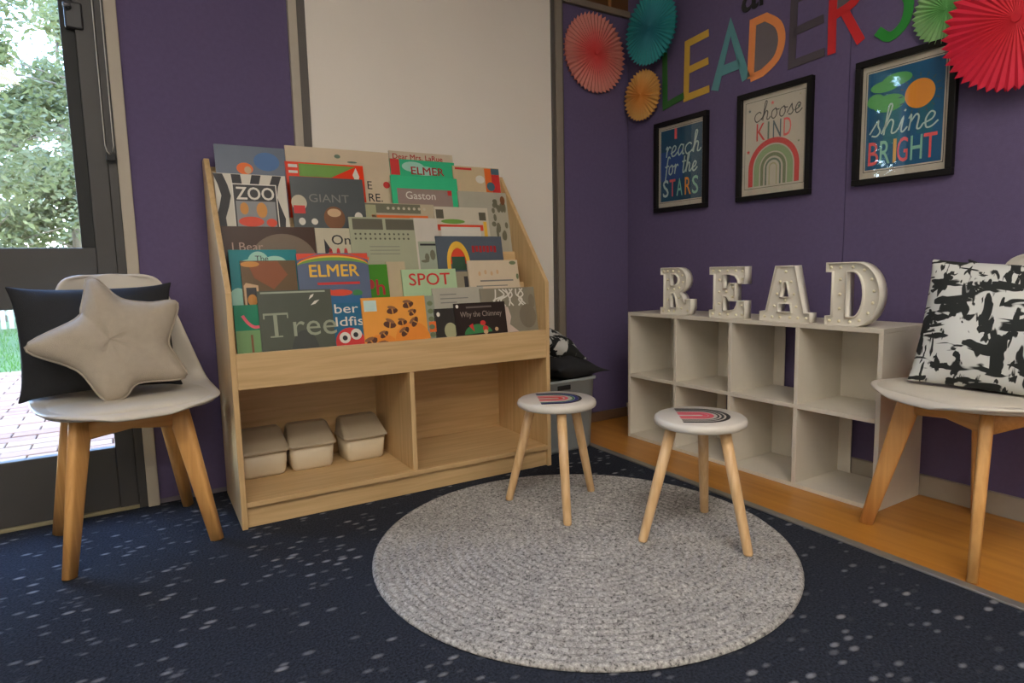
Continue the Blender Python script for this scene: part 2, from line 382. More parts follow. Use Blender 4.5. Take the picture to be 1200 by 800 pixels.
# glazed door
wd = struct(thing('window_1', 'dark framed glazed door looking onto garden', 'window'))
del wd['category']
b = B(); b.box(-2.352, -2.325, .0, .075, 0, DZ); b.box(DX0, DX0+.04, .0, .075, 0, DZ); b.box(DX0, -2.325, .0, .075, DZ-.04, DZ)
obj('door_frame', b, DARKF, wd, .002)
def leaf(x0, x1, yy):
    b = B(); b.box(x1-.058, x1, yy, yy+.04, .0, DZ-.045); obj('stile', b, DARKF, wd, .003)
    b = B(); b.box(x0, x0+.058, yy, yy+.04, .0, DZ-.045); obj('stile', b, DARKF, wd, .003)
    b = B(); b.box(x0+.058, x1-.058, yy+.004, yy+.036, .732, .931); obj('mid_rail', b, DARKF, wd, .003)
    b = B(); b.box(x0+.058, x1-.058, yy+.004, yy+.036, .012, .232); obj('bottom_rail', b, DARKF, wd, .003)
    b = B(); b.box(x0+.058, x1-.058, yy+.004, yy+.036, DZ-.13, DZ-.045); obj('top_rail', b, DARKF, wd, .003)
    b = B(); b.box(x1-.098, x1-.058, yy+.012, yy+.034, .931, DZ-.13); obj('glazing_bead', b, BLACKF, wd, .002)
    for z0, z1, xr in ((.232, .732, x1-.058), (.931, DZ-.13, x1-.098)):
        b = B(); b.box(x0+.058, xr, yy+.018, yy+.024, z0, z1); obj('pane', b, mat_glass(), wd)
leaf(-2.945, -2.352, .008)
b = B(); b.box(DX0+.04, -2.352, .0, .08, .0, .012); obj('door_sill', b, M('sill_metal', (150, 140, 110), .5), wd, .002)
# latch block on the glazing bead
lt = thing('door_latch', 'dark latch block on the edge of the upper pane', 'latch', ony(88, 22, .012))
b = B(); b.box(-.03, .022, -.012, .006, -.035, .05); obj('body', b, M('latch_dark', (44, 44, 46), .4), lt, .006)
b = B(); b.sweep([(-.012, -.012, .03), (-.012, -.03, .03), (-.03, -.032, .03)], .006, 8); obj('lever', b, M('latch_metal', (130, 130, 132), .3, metal=.8), lt, 0, True)
# rolled blind above the door and its bead chain
rb = thing('roller_blind', 'rolled-up blind above the glazed door', 'blind', (-2.64, -.05, 2.45))
b = B(); b.sweep([(-.36, 0, 0), (.30, 0, 0)], .035, 16); obj('roll', b, CREAM, rb, 0, True)
for x in (-.365, .305):
    b = B(); b.box(x-.006, x+.006, -.03, .058, -.04, .04); obj('bracket', b, CREAM, rb, .002)
pc = ony(129, 181, -.03)
ch = thing('blind_chain', 'thin bead chain loop hanging beside the door', 'chain', (pc.x, -.03, pc.z))
b = B()
for s in (-1, 1):
    pts = [(s*.012, 0, 2.43-pc.z)] + [(s*.012, 0, z) for z in (.8, .4, .12, .03)] + [(s*.008, 0, .01), (0, 0, 0)]
    b.sweep(pts, .0016, 6)
obj('cord', b, M('chain_white', (196, 192, 180), .4), ch, 0, True)
b = B(); b.box(-.012, .016, .0, .018, -.02, .006); obj('tensioner', b, BLACKF, ch, .003)
# big cream board between metal channels
wbd = thing('wall_board', 'large cream board with metal side channels behind the bookcase', 'board', (0, 0, 0))
b = B(); b.box(-1.664, -.50, -.004, .008, .06, ZC); obj('panel', b, M('cream_board', (240, 232, 218), .42, .04, 3), wbd)
for nm, x0, x1, y0, mt in (('side_channel', -1.73, -1.698, -.02, CREAM), ('side_channel', -1.698, -1.664, -.011, M('channel_dark', (92, 86, 80), .5)),
                           ('side_channel', -.50, -.478, -.012, M('channel_dark', (92, 86, 80), .5)), ('side_channel', -.478, -.44, -.02, M('channel_grey', (140, 130, 116), .5)), ('side_channel', -.44, -.425, -.008, M('channel_dark', (92, 86, 80), .5))):
    b = B(); b.box(x0, x1, y0, .008, .02, ZC); obj(nm, b, mt, wbd, .002)
# ceiling lights of the room
for i, (x, y) in enumerate(((-1.8, -2.9), (-3.6, -2.9), (-1.8, -4.9), (-3.6, -4.9))):
    t = thing('ceiling_light', ('panel light in the ceiling above the round rug', 'panel light in the ceiling near the glazed door', 'panel light in the ceiling at the room rear right', 'panel light in the ceiling at the room rear left')[i], 'ceiling light', (x, y, ZC), 0, 'ceiling panel lights')
    b = B(); b.box(-.62, .62, -.32, -.3, -.03, 0); b.box(-.62, .62, .3, .32, -.03, 0); b.box(-.62, -.6, -.3, .3, -.03, 0); b.box(.6, .62, -.3, .3, -.03, 0)
    obj('frame', b, WHITE, t)
    b = B(); b.box(-.6, .6, -.3, .3, -.02, -.002); obj('diffuser', b, MATS.get('lamp') or mat_emit('lamp', LAMP_COL, LAMP), t)

# ================================================================= OUTSIDE
b = B(); b.box(-30, 20, .13, 40, -.3, -.07)
struct(obj('ground_lawn', b, M('lawn', (58, 80, 14), .95, .25, 6, .6, 60)), 'green lawn beyond the paving')
b = B(); b.box(-5.2, -1.2, .13, 4.75, -.08, -.03)
pv = struct(obj('ground_paving', b, M('paver_joint', (120, 90, 72), .9)), 'pink brick paving outside the glazed door')
PVM = [M('paver_%s' % s, c, .85, .12, 30, .3, 120) for s, c in (('pink', (124, 90, 68)), ('rose', (116, 82, 62)), ('sand', (128, 98, 74)))]
base = []
for m_ in PVM:
    bb = B(); bb.box(-.112, .112, -.055, .055, 0, .032); bm = bb.bm; bmesh.ops.recalc_face_normals(bm, faces=bm.faces)
    bmesh.ops.bevel(bm, geom=[e for e in bm.edges if e.verts[0].co.z > .01 and e.verts[1].co.z > .01], offset=.004, segments=1, affect='EDGES')
    me = bpy.data.meshes.new('paver'); bm.to_mesh(me); bm.free(); me.materials.append(m_); base.append(me)
for r in range(33):
    for c in range(8):
        o = bpy.data.objects.new('paver', random.choice(base)); COL.objects.link(o); o.parent = pv
        o.location = (-4.05 + c*.23 + (.115 if r % 2 else 0), .82 + r*.118, -.031 + random.uniform(-.002, .002))
b = B()
for k in range(9000):
    x = random.uniform(-6.5, -1.5); y = 4.8 + 7*random.random()**1.6; hh = random.uniform(.03, .07); a = random.uniform(0, PI); dx, dy = .006*math.cos(a), .006*math.sin(a)
    b.face([(x-dx, y-dy, -.07), (x+dx, y+dy, -.07), (x+random.uniform(-.02, .02), y, -.07+hh)])
g = obj('lawn_grass', b, M('grass', (62, 92, 16), .8, .3, 4), normals=False); g['kind'] = 'stuff'; tag(g, 'short green grass blades beyond the brick paving', 'grass')
fn = thing('picket_fence', 'pale picket fence at the far edge of the lawn', 'fence', (-6, 12.2, -.07))
FM = M('fence_paint', (150, 142, 130), .7)
for z in (.25, .75):
    b = B(); b.box(-3, 4.2, .02, .05, z, z+.08); obj('rail', b, FM, fn)
pm = None
for k in range(60):
    if pm is None:
        b = B(); b.prism([(-.035, 0), (.035, 0), (.035, .92), (0, .98), (-.035, .92)], 1, 0, .018); o = obj('picket', b, FM, fn); pm = o.data
    else:
        o = bpy.data.objects.new('picket', pm); COL.objects.link(o); o.parent = fn
    o.location.x = -3 + k*.12
def tree(label, x, y, h, cr, cz, n, leafm, seed, ls=1.0):
    rnd = random.Random(seed)
    t = thing('garden_tree', label, 'tree', (x, y, -.07), 0, 'garden trees')
    b = B(); b.sweep([(0, 0, 0), (.05, 0, h*.3), (-.06, .05, h*.6), (.05, 0, h*.92)], [.13, .1, .07, .03], 9)
    for k in range(12):
        a = rnd.uniform(0, 2*PI); z0 = h*rnd.uniform(.2, .75); l_ = cr*rnd.uniform(.5, .95)
        b.sweep([(0, 0, z0), (l_*.5*math.cos(a), l_*.5*math.sin(a), z0+.25*l_), (l_*math.cos(a), l_*math.sin(a), z0+.35*l_)], [.035, .022, .008], 6)
    obj('trunk', b, M('bark', (96, 84, 70), .9, .2, 20, .5, 40), t, 0, True)
    b = B()
    cl = [(Vector((rnd.gauss(0, .5), rnd.gauss(0, .5), rnd.gauss(0, .5)))) for _ in range(46)]
    for k in range(n):
        c = rnd.choice(cl); p = Vector((c.x*cr, c.y*cr, cz+c.z*cr*1.15)) + Vector((rnd.gauss(0, .22), rnd.gauss(0, .22), rnd.gauss(0, .2)))
        p.z = max(p.z, .5)
        d = Vector((rnd.uniform(-1, 1), rnd.uniform(-1, 1), rnd.uniform(-.7, .5))).normalized(); e = d.cross(Vector((rnd.uniform(-1, 1), rnd.uniform(-1, 1), rnd.uniform(-1, 1)))).normalized()
        s = rnd.uniform(.04, .075)*ls
        b.face([p-d*s, p+e*s*.42, p+d*s, p-e*s*.42])
    f = obj('foliage', b, leafm, t, normals=False); f['kind'] = 'stuff'
    return t
LF = []
for nm, c in (('leaf_pale', (98, 100, 66)), ('leaf_mid', (80, 86, 54)), ('leaf_grey', (88, 92, 64))):
    m = M(nm, c, .5, .25, 3); n = m.node_tree.nodes; l = m.node_tree.links; pb = n['Principled BSDF']
    tr = n.new('ShaderNodeBsdfTranslucent'); mx = n.new('ShaderNodeMixShader'); mx.inputs[0].default_value = .5
    tr.inputs['Color'].default_value = lin((104, 108, 66)); out = [q for q in n if q.type == 'OUTPUT_MATERIAL'][0]
    l.new(pb.outputs[0], mx.inputs[1]); l.new(tr.outputs[0], mx.inputs[2]); l.new(mx.outputs[0], out.inputs[0]); LF.append(m)
tree('pale green tree nearest to the glazed door', -4.35, 7.2, 4.6, 1.5, 3.2, 9000, LF[0], 1)
tree('mid green tree standing behind the nearest tree', -5.4, 9.6, 6.0, 2.1, 4.0, 9000, LF[1], 2)
tree('grey green tree near the picket fence', -1.7, 10.4, 6.0, 2.2, 3.8, 10000, LF[2], 3)
tree('dense bushy tree beyond the picket fence', -4.6, 15.0, 5.2, 2.6, 2.9, 20000, LF[1], 4, 1.5)
tree('large pale tree furthest beyond the picket fence', -3.2, 17.5, 8.0, 3.0, 5.2, 22000, LF[0], 5, 2.0)
tree('broad tree far to the left, mirrored in the framed blue poster', -11.0, 5.0, 6.5, 2.6, 4.0, 12000, LF[2], 6, 1.7)
tree('tallest tree far to the left, mirrored in the framed blue poster', -18.0, 8.5, 9.0, 3.6, 5.6, 14000, LF[0], 7, 2.2)

# ================================================================= RUG
b = B(); prof = []; R0, NR = .612, 26
b2 = []
for k in range(NR):
    ra = R0*k/NR; rb_ = R0*(k+1)/NR
    for q in range(4):
        t = (q+.0)/4; b2.append((max(.002, ra+(rb_-ra)*t), .009+.0042*math.sin(PI*t)**.6 if q else .009))
b2.append((R0, .008)); b2.append((R0+.003, .003)); b2.append((R0, .0))
b.lathe(b2, 96)
rug = obj('round_rug', b, mat_rug(), None, 0, True); rug.location = (-1.234, -1.138, .0005)
tag(rug, 'round grey speckled braided rug on the dark carpet', 'rug')

# ================================================================= STOOLS
SEATW = M('stool_white', (214, 208, 196), .35, .04, 20, coat=.2)
RUGZ = .0138
def stool(label, c, feet, ztop, cols, rot):
    t = thing('round_stool', label, 'stool', (c[0], c[1], RUGZ), 0, 'rainbow stools on the rug')
    b = B(); r = .134; zt = ztop-RUGZ
    b.lathe([(.02, zt-.026), (r-.008, zt-.026), (r-.002, zt-.022), (r, zt-.016), (r, zt-.012), (r-.002, zt-.005), (r-.009, zt), (.02, zt)], 48)
    st = obj('seat', b, SEATW, t, 0, True)
    for f in feet:
        v = Vector((f[0]-c[0], f[1]-c[1], 0)); tp = v*.5; tp.z = zt-.027
        b = B(); d = (v-tp).normalized()
        b.sweep([tp, tp.lerp(v, .5), v+Vector((0, 0, .004)), v], [.0165, .0155, .0135, .012], 14)
        obj('leg', b, wood('stool_beech', (210, 168, 116), (230, 194, 146), 2, .4, 5), t, 0, True)
    # rainbow decal
    polys = {}
    ca, sa = math.cos(rot), math.sin(rot)
    for r0, r1, cm in cols:
        pl = [(r1, -.062)] + arc(0, 0, r1, r1*.95, 0, 180, 20) + [(-r1, -.062), (-r0, -.062)] + arc(0, 0, r0, r0*.95, 180, 0, 20) + [(r0, -.062)]
        bb = B(); bb.face([(x*ca-(y-.0)*sa, x*sa+(y-.0)*ca, zt+.0006) for x, y in pl]); bb.bm.normal_update()
        for f in bb.bm.faces:
            if f.normal.z < 0: f.normal_flip()
        obj('rainbow_band', bb, cm, st, normals=False)
    return t
def C(name, rgb, rough=.5): return M('print_'+name, rgb, rough, .06, 40)
BLK = C('black', (34, 32, 34)); RED = C('red', (206, 48, 44)); PINK = C('pink', (228, 96, 112)); NAVY = C('navy', (44, 48, 130)); GRN = C('green', (58, 130, 72))
stool('white round stool with blue and green rainbow, beside the bookcase', (-1.122, -.872), [(-1.236, -.735), (-1.2, -1.03), (-.945, -.835)], .388,
      [(.080, .090, BLK), (.066, .079, NAVY), (.056, .064, GRN), (.030, .042, PINK), (.008, .024, RED)], math.radians(-118))
stool('white round stool with black and pink rainbow, nearest the cube shelf', (-.925, -1.322), [(-1.09, -1.255), (-.912, -1.49), (-.765, -1.205)], .385,
      [(.078, .090, BLK), (.064, .072, BLK), (.052, .058, BLK), (.026, .042, PINK), (.008, .024, PINK)], math.radians(-128))

# ================================================================= CHAIRS
SHELL = M('chair_shell', (206, 198, 184), .42, .04, 10)
PAD = M('chair_pad', (200, 192, 176), .6, .05, 30)
prof = [(-.247, .428, .07), (-.246, .436, .12), (-.238, .443, .165), (-.215, .447, .200), (-.165, .446, .228), (-.08, .441, .246), (.02, .436, .254), (.10, .437, .257), (.155, .450, .256),
        (.188, .485, .250), (.203, .54, .236), (.210, .61, .214), (.216, .68, .193), (.222, .75, .172), (.228, .80, .157), (.231, .826, .140), (.232, .838, .115), (.232, .842, .07)]
def shell_pt(i, t, lift=0, inset=1.0):
    y, z, hw = prof[i]; a = min(1, max(0, (i-5)/5.0)); e = abs(t)**2.3
    up_, fwd = (1-a)*.004 + .016*math.sin(PI*a), a*.055*(1 - max(0, (i-11)/6.0)*.5)
    return Vector((hw*inset*t + .017, y - fwd*e - lift*a, z + up_*e*(0.35+.65*min(1, i/5)) + lift*(1-a)))
def make_chair():
    t = thing('shell_chair', '', 'chair')
    b = B(); NV = 17
    b.grid(lambda i, j: shell_pt(i, -1+2*j/(NV-1)), len(prof), NV)
    o = obj('shell', b, SHELL, t, 0, True)
    md = o.modifiers.new('solid', 'SOLIDIFY'); md.thickness = .012; md.offset = -1
    md = o.modifiers.new('sub', 'SUBSURF'); md.levels = 1; md.render_levels = 1
    b = B(); b.grid(lambda i, j: shell_pt(i+1, (-1+2*j/(NV-1)), .004 + .022*(1-abs(-1+2*j/(NV-1))**6)*math.sin(PI*min(1, max(0, (i+.2)/8.4)))**.5, .955), 9, NV)
    o = obj('seat_pad', b, PAD, t, 0, True)
    md = o.modifiers.new('solid', 'SOLIDIFY'); md.thickness = .02; md.offset = -1
    md = o.modifiers.new('sub', 'SUBSURF'); md.levels = 1; md.render_levels = 1
    for sx in (-1, 1):
        for sy in (-1, 1):
            b = B(); top = Vector((sx*.125, sy*.115, .425)); ft = Vector((sx*.192, sy*.198, 0)); d = Vector((sx, sy, 0)).normalized()
            mid = top.lerp(ft, .12)
            b.sweep([top, mid, top.lerp(ft, .5), ft], [(.031, .016), (.031, .016), (.026, .0145), (.019, .012)], 20, exp=4.5, side=(sx, sy, 0))
            obj('leg', b, wood('leg_beech', *LEGW, 2, .4, 5), t, 0, True)
    for p, q in (((-.115, -.11), (.115, -.11)), ((-.115, .11), (.115, .11)), ((-.12, -.1), (-.12, .1)), ((.12, -.1), (.12, .1))):
        b = B(); b.sweep([(p[0], p[1], .388), ((p[0]+q[0])/2, (p[1]+q[1])/2, .398), (q[0], q[1], .388)], [(.026, .012), (.02, .012), (.026, .012)], 12, exp=4)
        obj('cross_rail', b, wood('leg_beech', *LEGW, 0, .4, 5), t, 0, True)
    return t
chair = make_chair(); chair.location = (-2.368, -.29, 0); chair.rotation_euler.z = math.radians(7)
chair['label'] = 'white shell chair with timber legs beside the glazed door'; chair['group'] = 'white shell chairs'
RCA = math.radians(-113)
RC = Vector((-.300, -1.797, .004))
chair2 = dup(chair, RC, RCA, 'white shell chair with timber legs on the timber floor strip', 'white shell chairs')

# ---- cushions
def cushion(name, label, wdt, hgt, th, mat, ear=.035, seed=0, group=None, wr=.006, pull=.085):
    rnd = random.Random(seed); N = 22; b = B(); ph = [rnd.uniform(0, 6) for _ in range(6)]
    def P(sgn):
        def f(i, j):
            u = -1+2*i/(N-1); v = -1+2*j/(N-1)
            x = u*wdt/2*(1 - .10*(1-abs(u)**2)*0 - pull*(1-v*v)*abs(u)**3) + math.copysign(ear*(abs(u*v))**8, u)
            z = v*hgt/2*(1 - pull*(1-u*u)*abs(v)**3) + math.copysign(ear*(abs(u*v))**8, v)
            hgt_ = th/2*((1-abs(u)**2.5)*(1-abs(v)**2.5))**.72
            wv = wr*(math.sin(9*u+ph[0]+4*v)+math.sin(7*v-5*u+ph[1]))*(1-u*u*v*v)*(1-max(abs(u), abs(v))**4)
            return Vector((x, -sgn*(hgt_+wv*.6), z))
        return f
    b.grid(P(1), N, N); b.grid(P(-1), N, N)
    bmesh.ops.remove_doubles(b.bm, verts=b.bm.verts, dist=.0004)
    o = obj(name, b, mat, None, 0, True)
    md = o.modifiers.new('sub', 'SUBSURF'); md.levels = 1; md.render_levels = 1
    tag(o, label, 'cushion', group); return o
def outline_pillow(name, label, tips, th, mat):
    out = smoothpts(tips+[tips[0]], 6)[:-1]; n = len(out); b = B(); K = 9
    for sgn in (1, -1):
        def f(i, j):
            rho = math.sin(PI/2*j/(K-1)); p = out[i]
            rr = math.hypot(*p)
            return Vector((p[0]*rho, -sgn*th/2*max(0, 1-rho**2.4)**.55 * (1 - .35*rho*min(1, max(0, (rr-.14)/.15))) + .004*math.sin(p[0]*40*rho+p[1]*30)*(1-rho**4), p[1]*rho))
        b.grid(f, n, K, True)
    bmesh.ops.remove_doubles(b.bm, verts=b.bm.verts, dist=.0004)
    t = thing(name, label, 'cushion')
    obj('cover', b, mat, t, 0, True)
    b = B(); pts = [(p[0], 0, p[1]) for p in out]; b.sweep(pts+[pts[0]], .004, 6, cap=False)
    obj('piping', b, mat, t, 0, True)
    return t
BLACKFAB = M('black_fabric', (34, 35, 38), .8, .15, 60, .4, 500)
c1 = cushion('square_cushion', 'black cushion leaning behind the star on the white chair', .44, .345, .115, BLACKFAB, .016, 1, pull=.055)
c1.location = ony(117, 397, -.20); c1.rotation_euler = (math.radians(-9), 0, math.radians(7))
TP = [(110, 325), (101, 357), (92, 372), (36, 400), (78, 424), (94, 436), (116, 468), (140, 466), (158, 452), (215, 451), (208, 425), (200, 404), (217, 358), (180, 356), (146, 349), (122, 326)]
sc = 1.885/F
tips = [((u-128)*sc*.85, -(v-400)*sc) for u, v in TP]
star = outline_pillow('star_cushion', 'grey star shaped cushion on the white chair by the door', tips, .10, M('star_fabric', (176, 164, 146), .85, .08, 60, .4, 500))
ps = ony(128, 400, -.345); star.location = ps; star.rotation_euler = (math.radians(-14), 0, math.radians(4))
BR = mat_brush()
c2 = cushion('square_cushion', 'black and white brush print cushion on the chair beside the cube shelf', .46, .375, .17, BR, .006, 3, pull=.03)
fdir = Vector((math.sin(RCA), -math.cos(RCA), 0)); ldir = Vector((math.cos(RCA), math.sin(RCA), 0))
c2.location = Vector((-.328, -1.878, .640)); c2.rotation_euler = (math.radians(-20), math.radians(4.5), math.radians(-74))
c3 = cushion('square_cushion', 'black cushion mostly hidden behind the brush print cushion', .42, .40, .11, BLACKFAB, .04, 4)
c3.location = Vector((-.215, -1.900, .635)); c3.rotation_euler = (math.radians(-13), math.radians(-4), math.radians(-98))

# ================================================================= CUBE SHELF
CW, CD, CH, CT = 1.19, .279, .608, .016
cs = thing('cube_shelf', 'white eight-cube shelf standing against the purple right wall', 'shelf', (-.018, -.325, .004), -PI/2)
yb, yf = -.0, -CD
b = B(); b.box(0, CW, yf, yb, CH-CT, CH); obj('top_panel', b, WHITE, cs, .0015)
b = B(); b.box(CT, CW-CT, yf, yb, 0, CT); obj('bottom_panel', b, WHITE, cs, .0015)
for x in (0, CW-CT):
    b = B(); b.box(x, x+CT, yf, yb, 0, CH-CT); obj('side_panel', b, WHITE, cs, .0015)
cell = (CW-CT)/4
ZM = CH/2
for k in (1, 2, 3):
    for z0, z1 in ((CT, ZM-CT/2), (ZM+CT/2, CH-CT)):
        b = B(); b.box(k*cell, k*cell+CT, yf, yb, z0, z1); obj('divider', b, WHITE, cs, .0012)
b = B(); b.box(CT, CW-CT, yf, yb, ZM-CT/2, ZM+CT/2); obj('middle_shelf', b, WHITE, cs, .0015)
def lx(u, v): return -(onx(u, v, -.018).y + .325)
gaps = {(2, 1): lx(911, 425), (1, 0): lx(843, 520), (3, 0): lx(989, 525)}
for c in range(4):
    for r in range(2):
        x0 = c*cell+CT; x1 = (c+1)*cell
        if (c, r) in gaps: x1 = min(x1, max(x0+.05, gaps[(c, r)]))
        z0, z1 = (CT, ZM-CT/2) if r == 0 else (ZM+CT/2, CH-CT)
        b = B(); b.box(x0, x1, -.006, -.002, z0, z1); obj('back_panel', b, WHITE, cs)

# ---- marquee letters R E A D
MW = M('marquee_white', (226, 220, 206), .4, .04, 20)
BULB = M('bulb', (236, 226, 196), .15, .04, coat=.5)
def curve_mesh(loops, ext, fill):
    cu = bpy.data.curves.new('c', 'CURVE'); cu.dimensions = '2D'; cu.fill_mode = 'BOTH' if fill else 'NONE'; cu.extrude = ext
    for lp in loops:
        s = cu.splines.new('POLY'); s.points.add(len(lp)-1); s.use_cyclic_u = True
        for p, q in zip(s.points, lp): p.co = (q[0], q[1], 0, 1)
    o = bpy.data.objects.new('c', cu); COL.objects.link(o); dg = bpy.context.evaluated_depsgraph_get()
    me = bpy.data.meshes.new_from_object(o.evaluated_get(dg)); bpy.data.objects.remove(o); bpy.data.curves.remove(cu)
    return me
LET = {
 'R': ([[(0,0),(0,.14),(.1,.14),(.1,.86),(0,.86),(0,1),(.5,1)] + arc(.52,.74,.32,.26,85,-75,12) + [(.70,.40),(.76,.28),(.80,.24),(.80,.33),(.98,.33),(.98,.14),(.90,.03),(.80,0),(.62,0)],
        [(.32,.62),(.32,.87),(.42,.87)] + arc(.42,.745,.15,.125,88,-88,8) + [(.42,.62)],
        [(.32,.14),(.32,.46),(.42,.46),(.48,.36),(.54,.14)]],
       [(.06,.93),(.2,.93),(.38,.93),(.56,.92),(.68,.84),(.7,.7),(.58,.58),(.42,.54),(.21,.75),(.21,.55),(.21,.32),(.06,.07),(.24,.07),(.42,.07),(.58,.36),(.66,.14),(.86,.1)]),
 'E': ([[(0,0),(0,.14),(.1,.14),(.1,.86),(0,.86),(0,1),(.86,1),(.86,.68),(.70,.68)] + [(.68,.76),(.62,.83),(.50,.86),(.34,.86),(.34,.58),(.44,.60),(.48,.68),(.62,.68),(.62,.34),(.48,.34),(.44,.42),(.34,.44),(.34,.14),(.52,.14),(.62,.17),(.67,.25),(.69,.34),(.86,.34),(.86,0)]],
       [(.06,.93),(.22,.93),(.42,.93),(.62,.93),(.78,.92),(.78,.76),(.22,.75),(.22,.51),(.22,.28),(.4,.51),(.55,.6),(.55,.42),(.06,.07),(.24,.07),(.44,.07),(.64,.07),(.78,.08),(.78,.25)]),
 'A': ([[(0,0),(0,.17),(.12,.17),(.31,1),(.69,1),(.88,.17),(1,.17),(1,0)], [(.40,.44),(.47,.72),(.53,.72),(.60,.44)], [(.36,.17),(.39,.33),(.61,.33),(.64,.17)]],
       [(.5,.9),(.39,.72),(.61,.72),(.33,.5),(.67,.5),(.28,.28),(.72,.28),(.5,.385),(.08,.08),(.24,.08),(.4,.08),(.6,.08),(.76,.08),(.92,.08)]),
 'D': ([[(0,0),(0,.14),(.1,.14),(.1,.86),(0,.86),(0,1),(.46,1)] + arc(.46,.5,.40,.5,86,-86,18) + [(.46,0)],
        [(.34,.14),(.34,.86),(.44,.86)] + arc(.44,.5,.17,.36,86,-86,14) + [(.44,.14)]],
       [(.06,.93),(.22,.93),(.42,.93),(.6,.88),(.72,.74),(.76,.56),(.75,.38),(.68,.22),(.55,.1),(.22,.74),(.22,.5),(.22,.27),(.06,.07),(.22,.07),(.4,.07)])}
ZS = .004+CH
for chn, u0, v0, wid, hh, rz in (('R', 774, 370, .165, .205, 4), ('E', 831, 374, .165, .205, 3), ('A', 890, 379, .20, .205, 2), ('D', 966, 384, .185, .213, -2)):
    p = onx(u0, v0, -.278)
    t = thing('marquee_letter', 'white marquee letter %s with small bulbs on the cube shelf' % chn, 'letter', (-.278, p.y, ZS), -PI/2+math.radians(rz), 'marquee letters')
    loops, bulbs = LET[chn]; xm = max(q[0] for q in loops[0]); sx = wid/xm; DEP = .044
    L2 = [[(q[0]*sx, q[1]*hh) for q in lp] for lp in loops]
    me = curve_mesh(L2, .002, True)
    for v in me.vertices: v.co = Vector((v.co.x, .012+v.co.z, v.co.y))
    objm('face_plate', me, MW, t)
    me = curve_mesh(L2, DEP/2, False)
    for v in me.vertices: v.co = Vector((v.co.x, DEP/2+v.co.z, v.co.y))
    o = objm('rim', me, MW, t); md = o.modifiers.new('solid', 'SOLIDIFY'); md.thickness = .005; md.offset = 0
    me = curve_mesh(L2, .001, True)
    for v in me.vertices: v.co = Vector((v.co.x, DEP-.002+v.co.z, v.co.y))
    objm('back_plate', me, MW, t)
    sm = None
    for q in bulbs:
        if sm is None:
            b = B(); b.sphere((0, 0, 0), .0052, 10, 6); o = obj('bulb', b, BULB, t, 0, True); sm = o.data
        else:
            o = bpy.data.objects.new('bulb', sm); COL.objects.link(o); o.parent = t
        o.location = (q[0]*sx, .007, q[1]*hh)

# ================================================================= WALL PICTURES
FB = M('frame_black', (18, 16, 16), .5, .1, spec=.25)
MATB = C('mat_cream', (196, 188, 170), .8)
def picture(label, u0, v0, u1, v1):
    p = onx(u0, v0); q = onx(u1, v1); wd_ = p.y-q.y; h = p.z-q.z
    t = thing('framed_poster', label, 'picture', (-.001, p.y, q.z), -PI/2, 'framed posters on the purple wall')
    fwid = .021; D = .024
    for nm, bx in (('frame_rail', (0, wd_, 0, fwid)), ('frame_rail', (0, wd_, h-fwid, h)), ('frame_stile', (0, fwid, fwid, h-fwid)), ('frame_stile', (wd_-fwid, wd_, fwid, h-fwid))):
        b = B(); b.box(bx[0], bx[1], -D, 0, bx[2], bx[3]); obj(nm, b, FB, t, .002)
    b = B(); b.box(fwid, wd_-fwid, -.006, -.002, fwid, h-fwid); po = obj('poster', b, MATB, t)
    b = B(); b.box(fwid, wd_-fwid, -.0140, -.0125, fwid, h-fwid); obj('glazing', b, mat_glass('picture_glass', .012, 1.5), t)
    return po, wd_, h
YA = [-.0064-.0005*k for k in range(8)]
TEAL = C('teal', (24, 104, 124)); DTEAL = C('deep_teal', (14, 76, 104)); PALE = C('pale_mint', (190, 214, 206)); CORAL = C('coral', (232, 96, 96)); GOLD = C('gold', (232, 150, 50)); LGRN = C('leaf_green', (92, 172, 96)); MINT = C('mint', (142, 200, 176)); OCH = C('ochre', (226, 178, 96))
# poster 1
t, W_, H_ = picture('framed teal poster with script above coloured STARS lettering', 770, 146.5, 830.5, 242.5)
a0, a1, z0, z1 = .036, W_-.036, .05, H_-.042
art('poster_print', [rect(a0, a1, z0, z1)], DTEAL, t, YA[0])
art('print_block', [rect(a0, a0+(a1-a0)*.55, z0+.10, z0+.24)], C('blue', (34, 78, 140)), t, YA[1])
art('print_block', [rect(a0+.09, a0+.105, z1-.05, z1)], CORAL, t, YA[2])
art('outline', ribbon(rect(a0-.006, a1+.006, z0-.006, z1+.006), .0016, True), BLK, t, YA[1])
script('reach', a0+.03, z1-.13, .095, PALE, t, YA[3], .007, sx=.85)
script('for the', a0+.025, z1-.215, .085, PALE, t, YA[3], .007, sx=.72)
for k, (chx, cm) in enumerate(zip('STARS', (PALE, CORAL, MINT, GOLD, MINT))):
    text(chx, a0+.012+k*.047, z0+.022, .085, cm, t, YA[3], .02, width=.038)
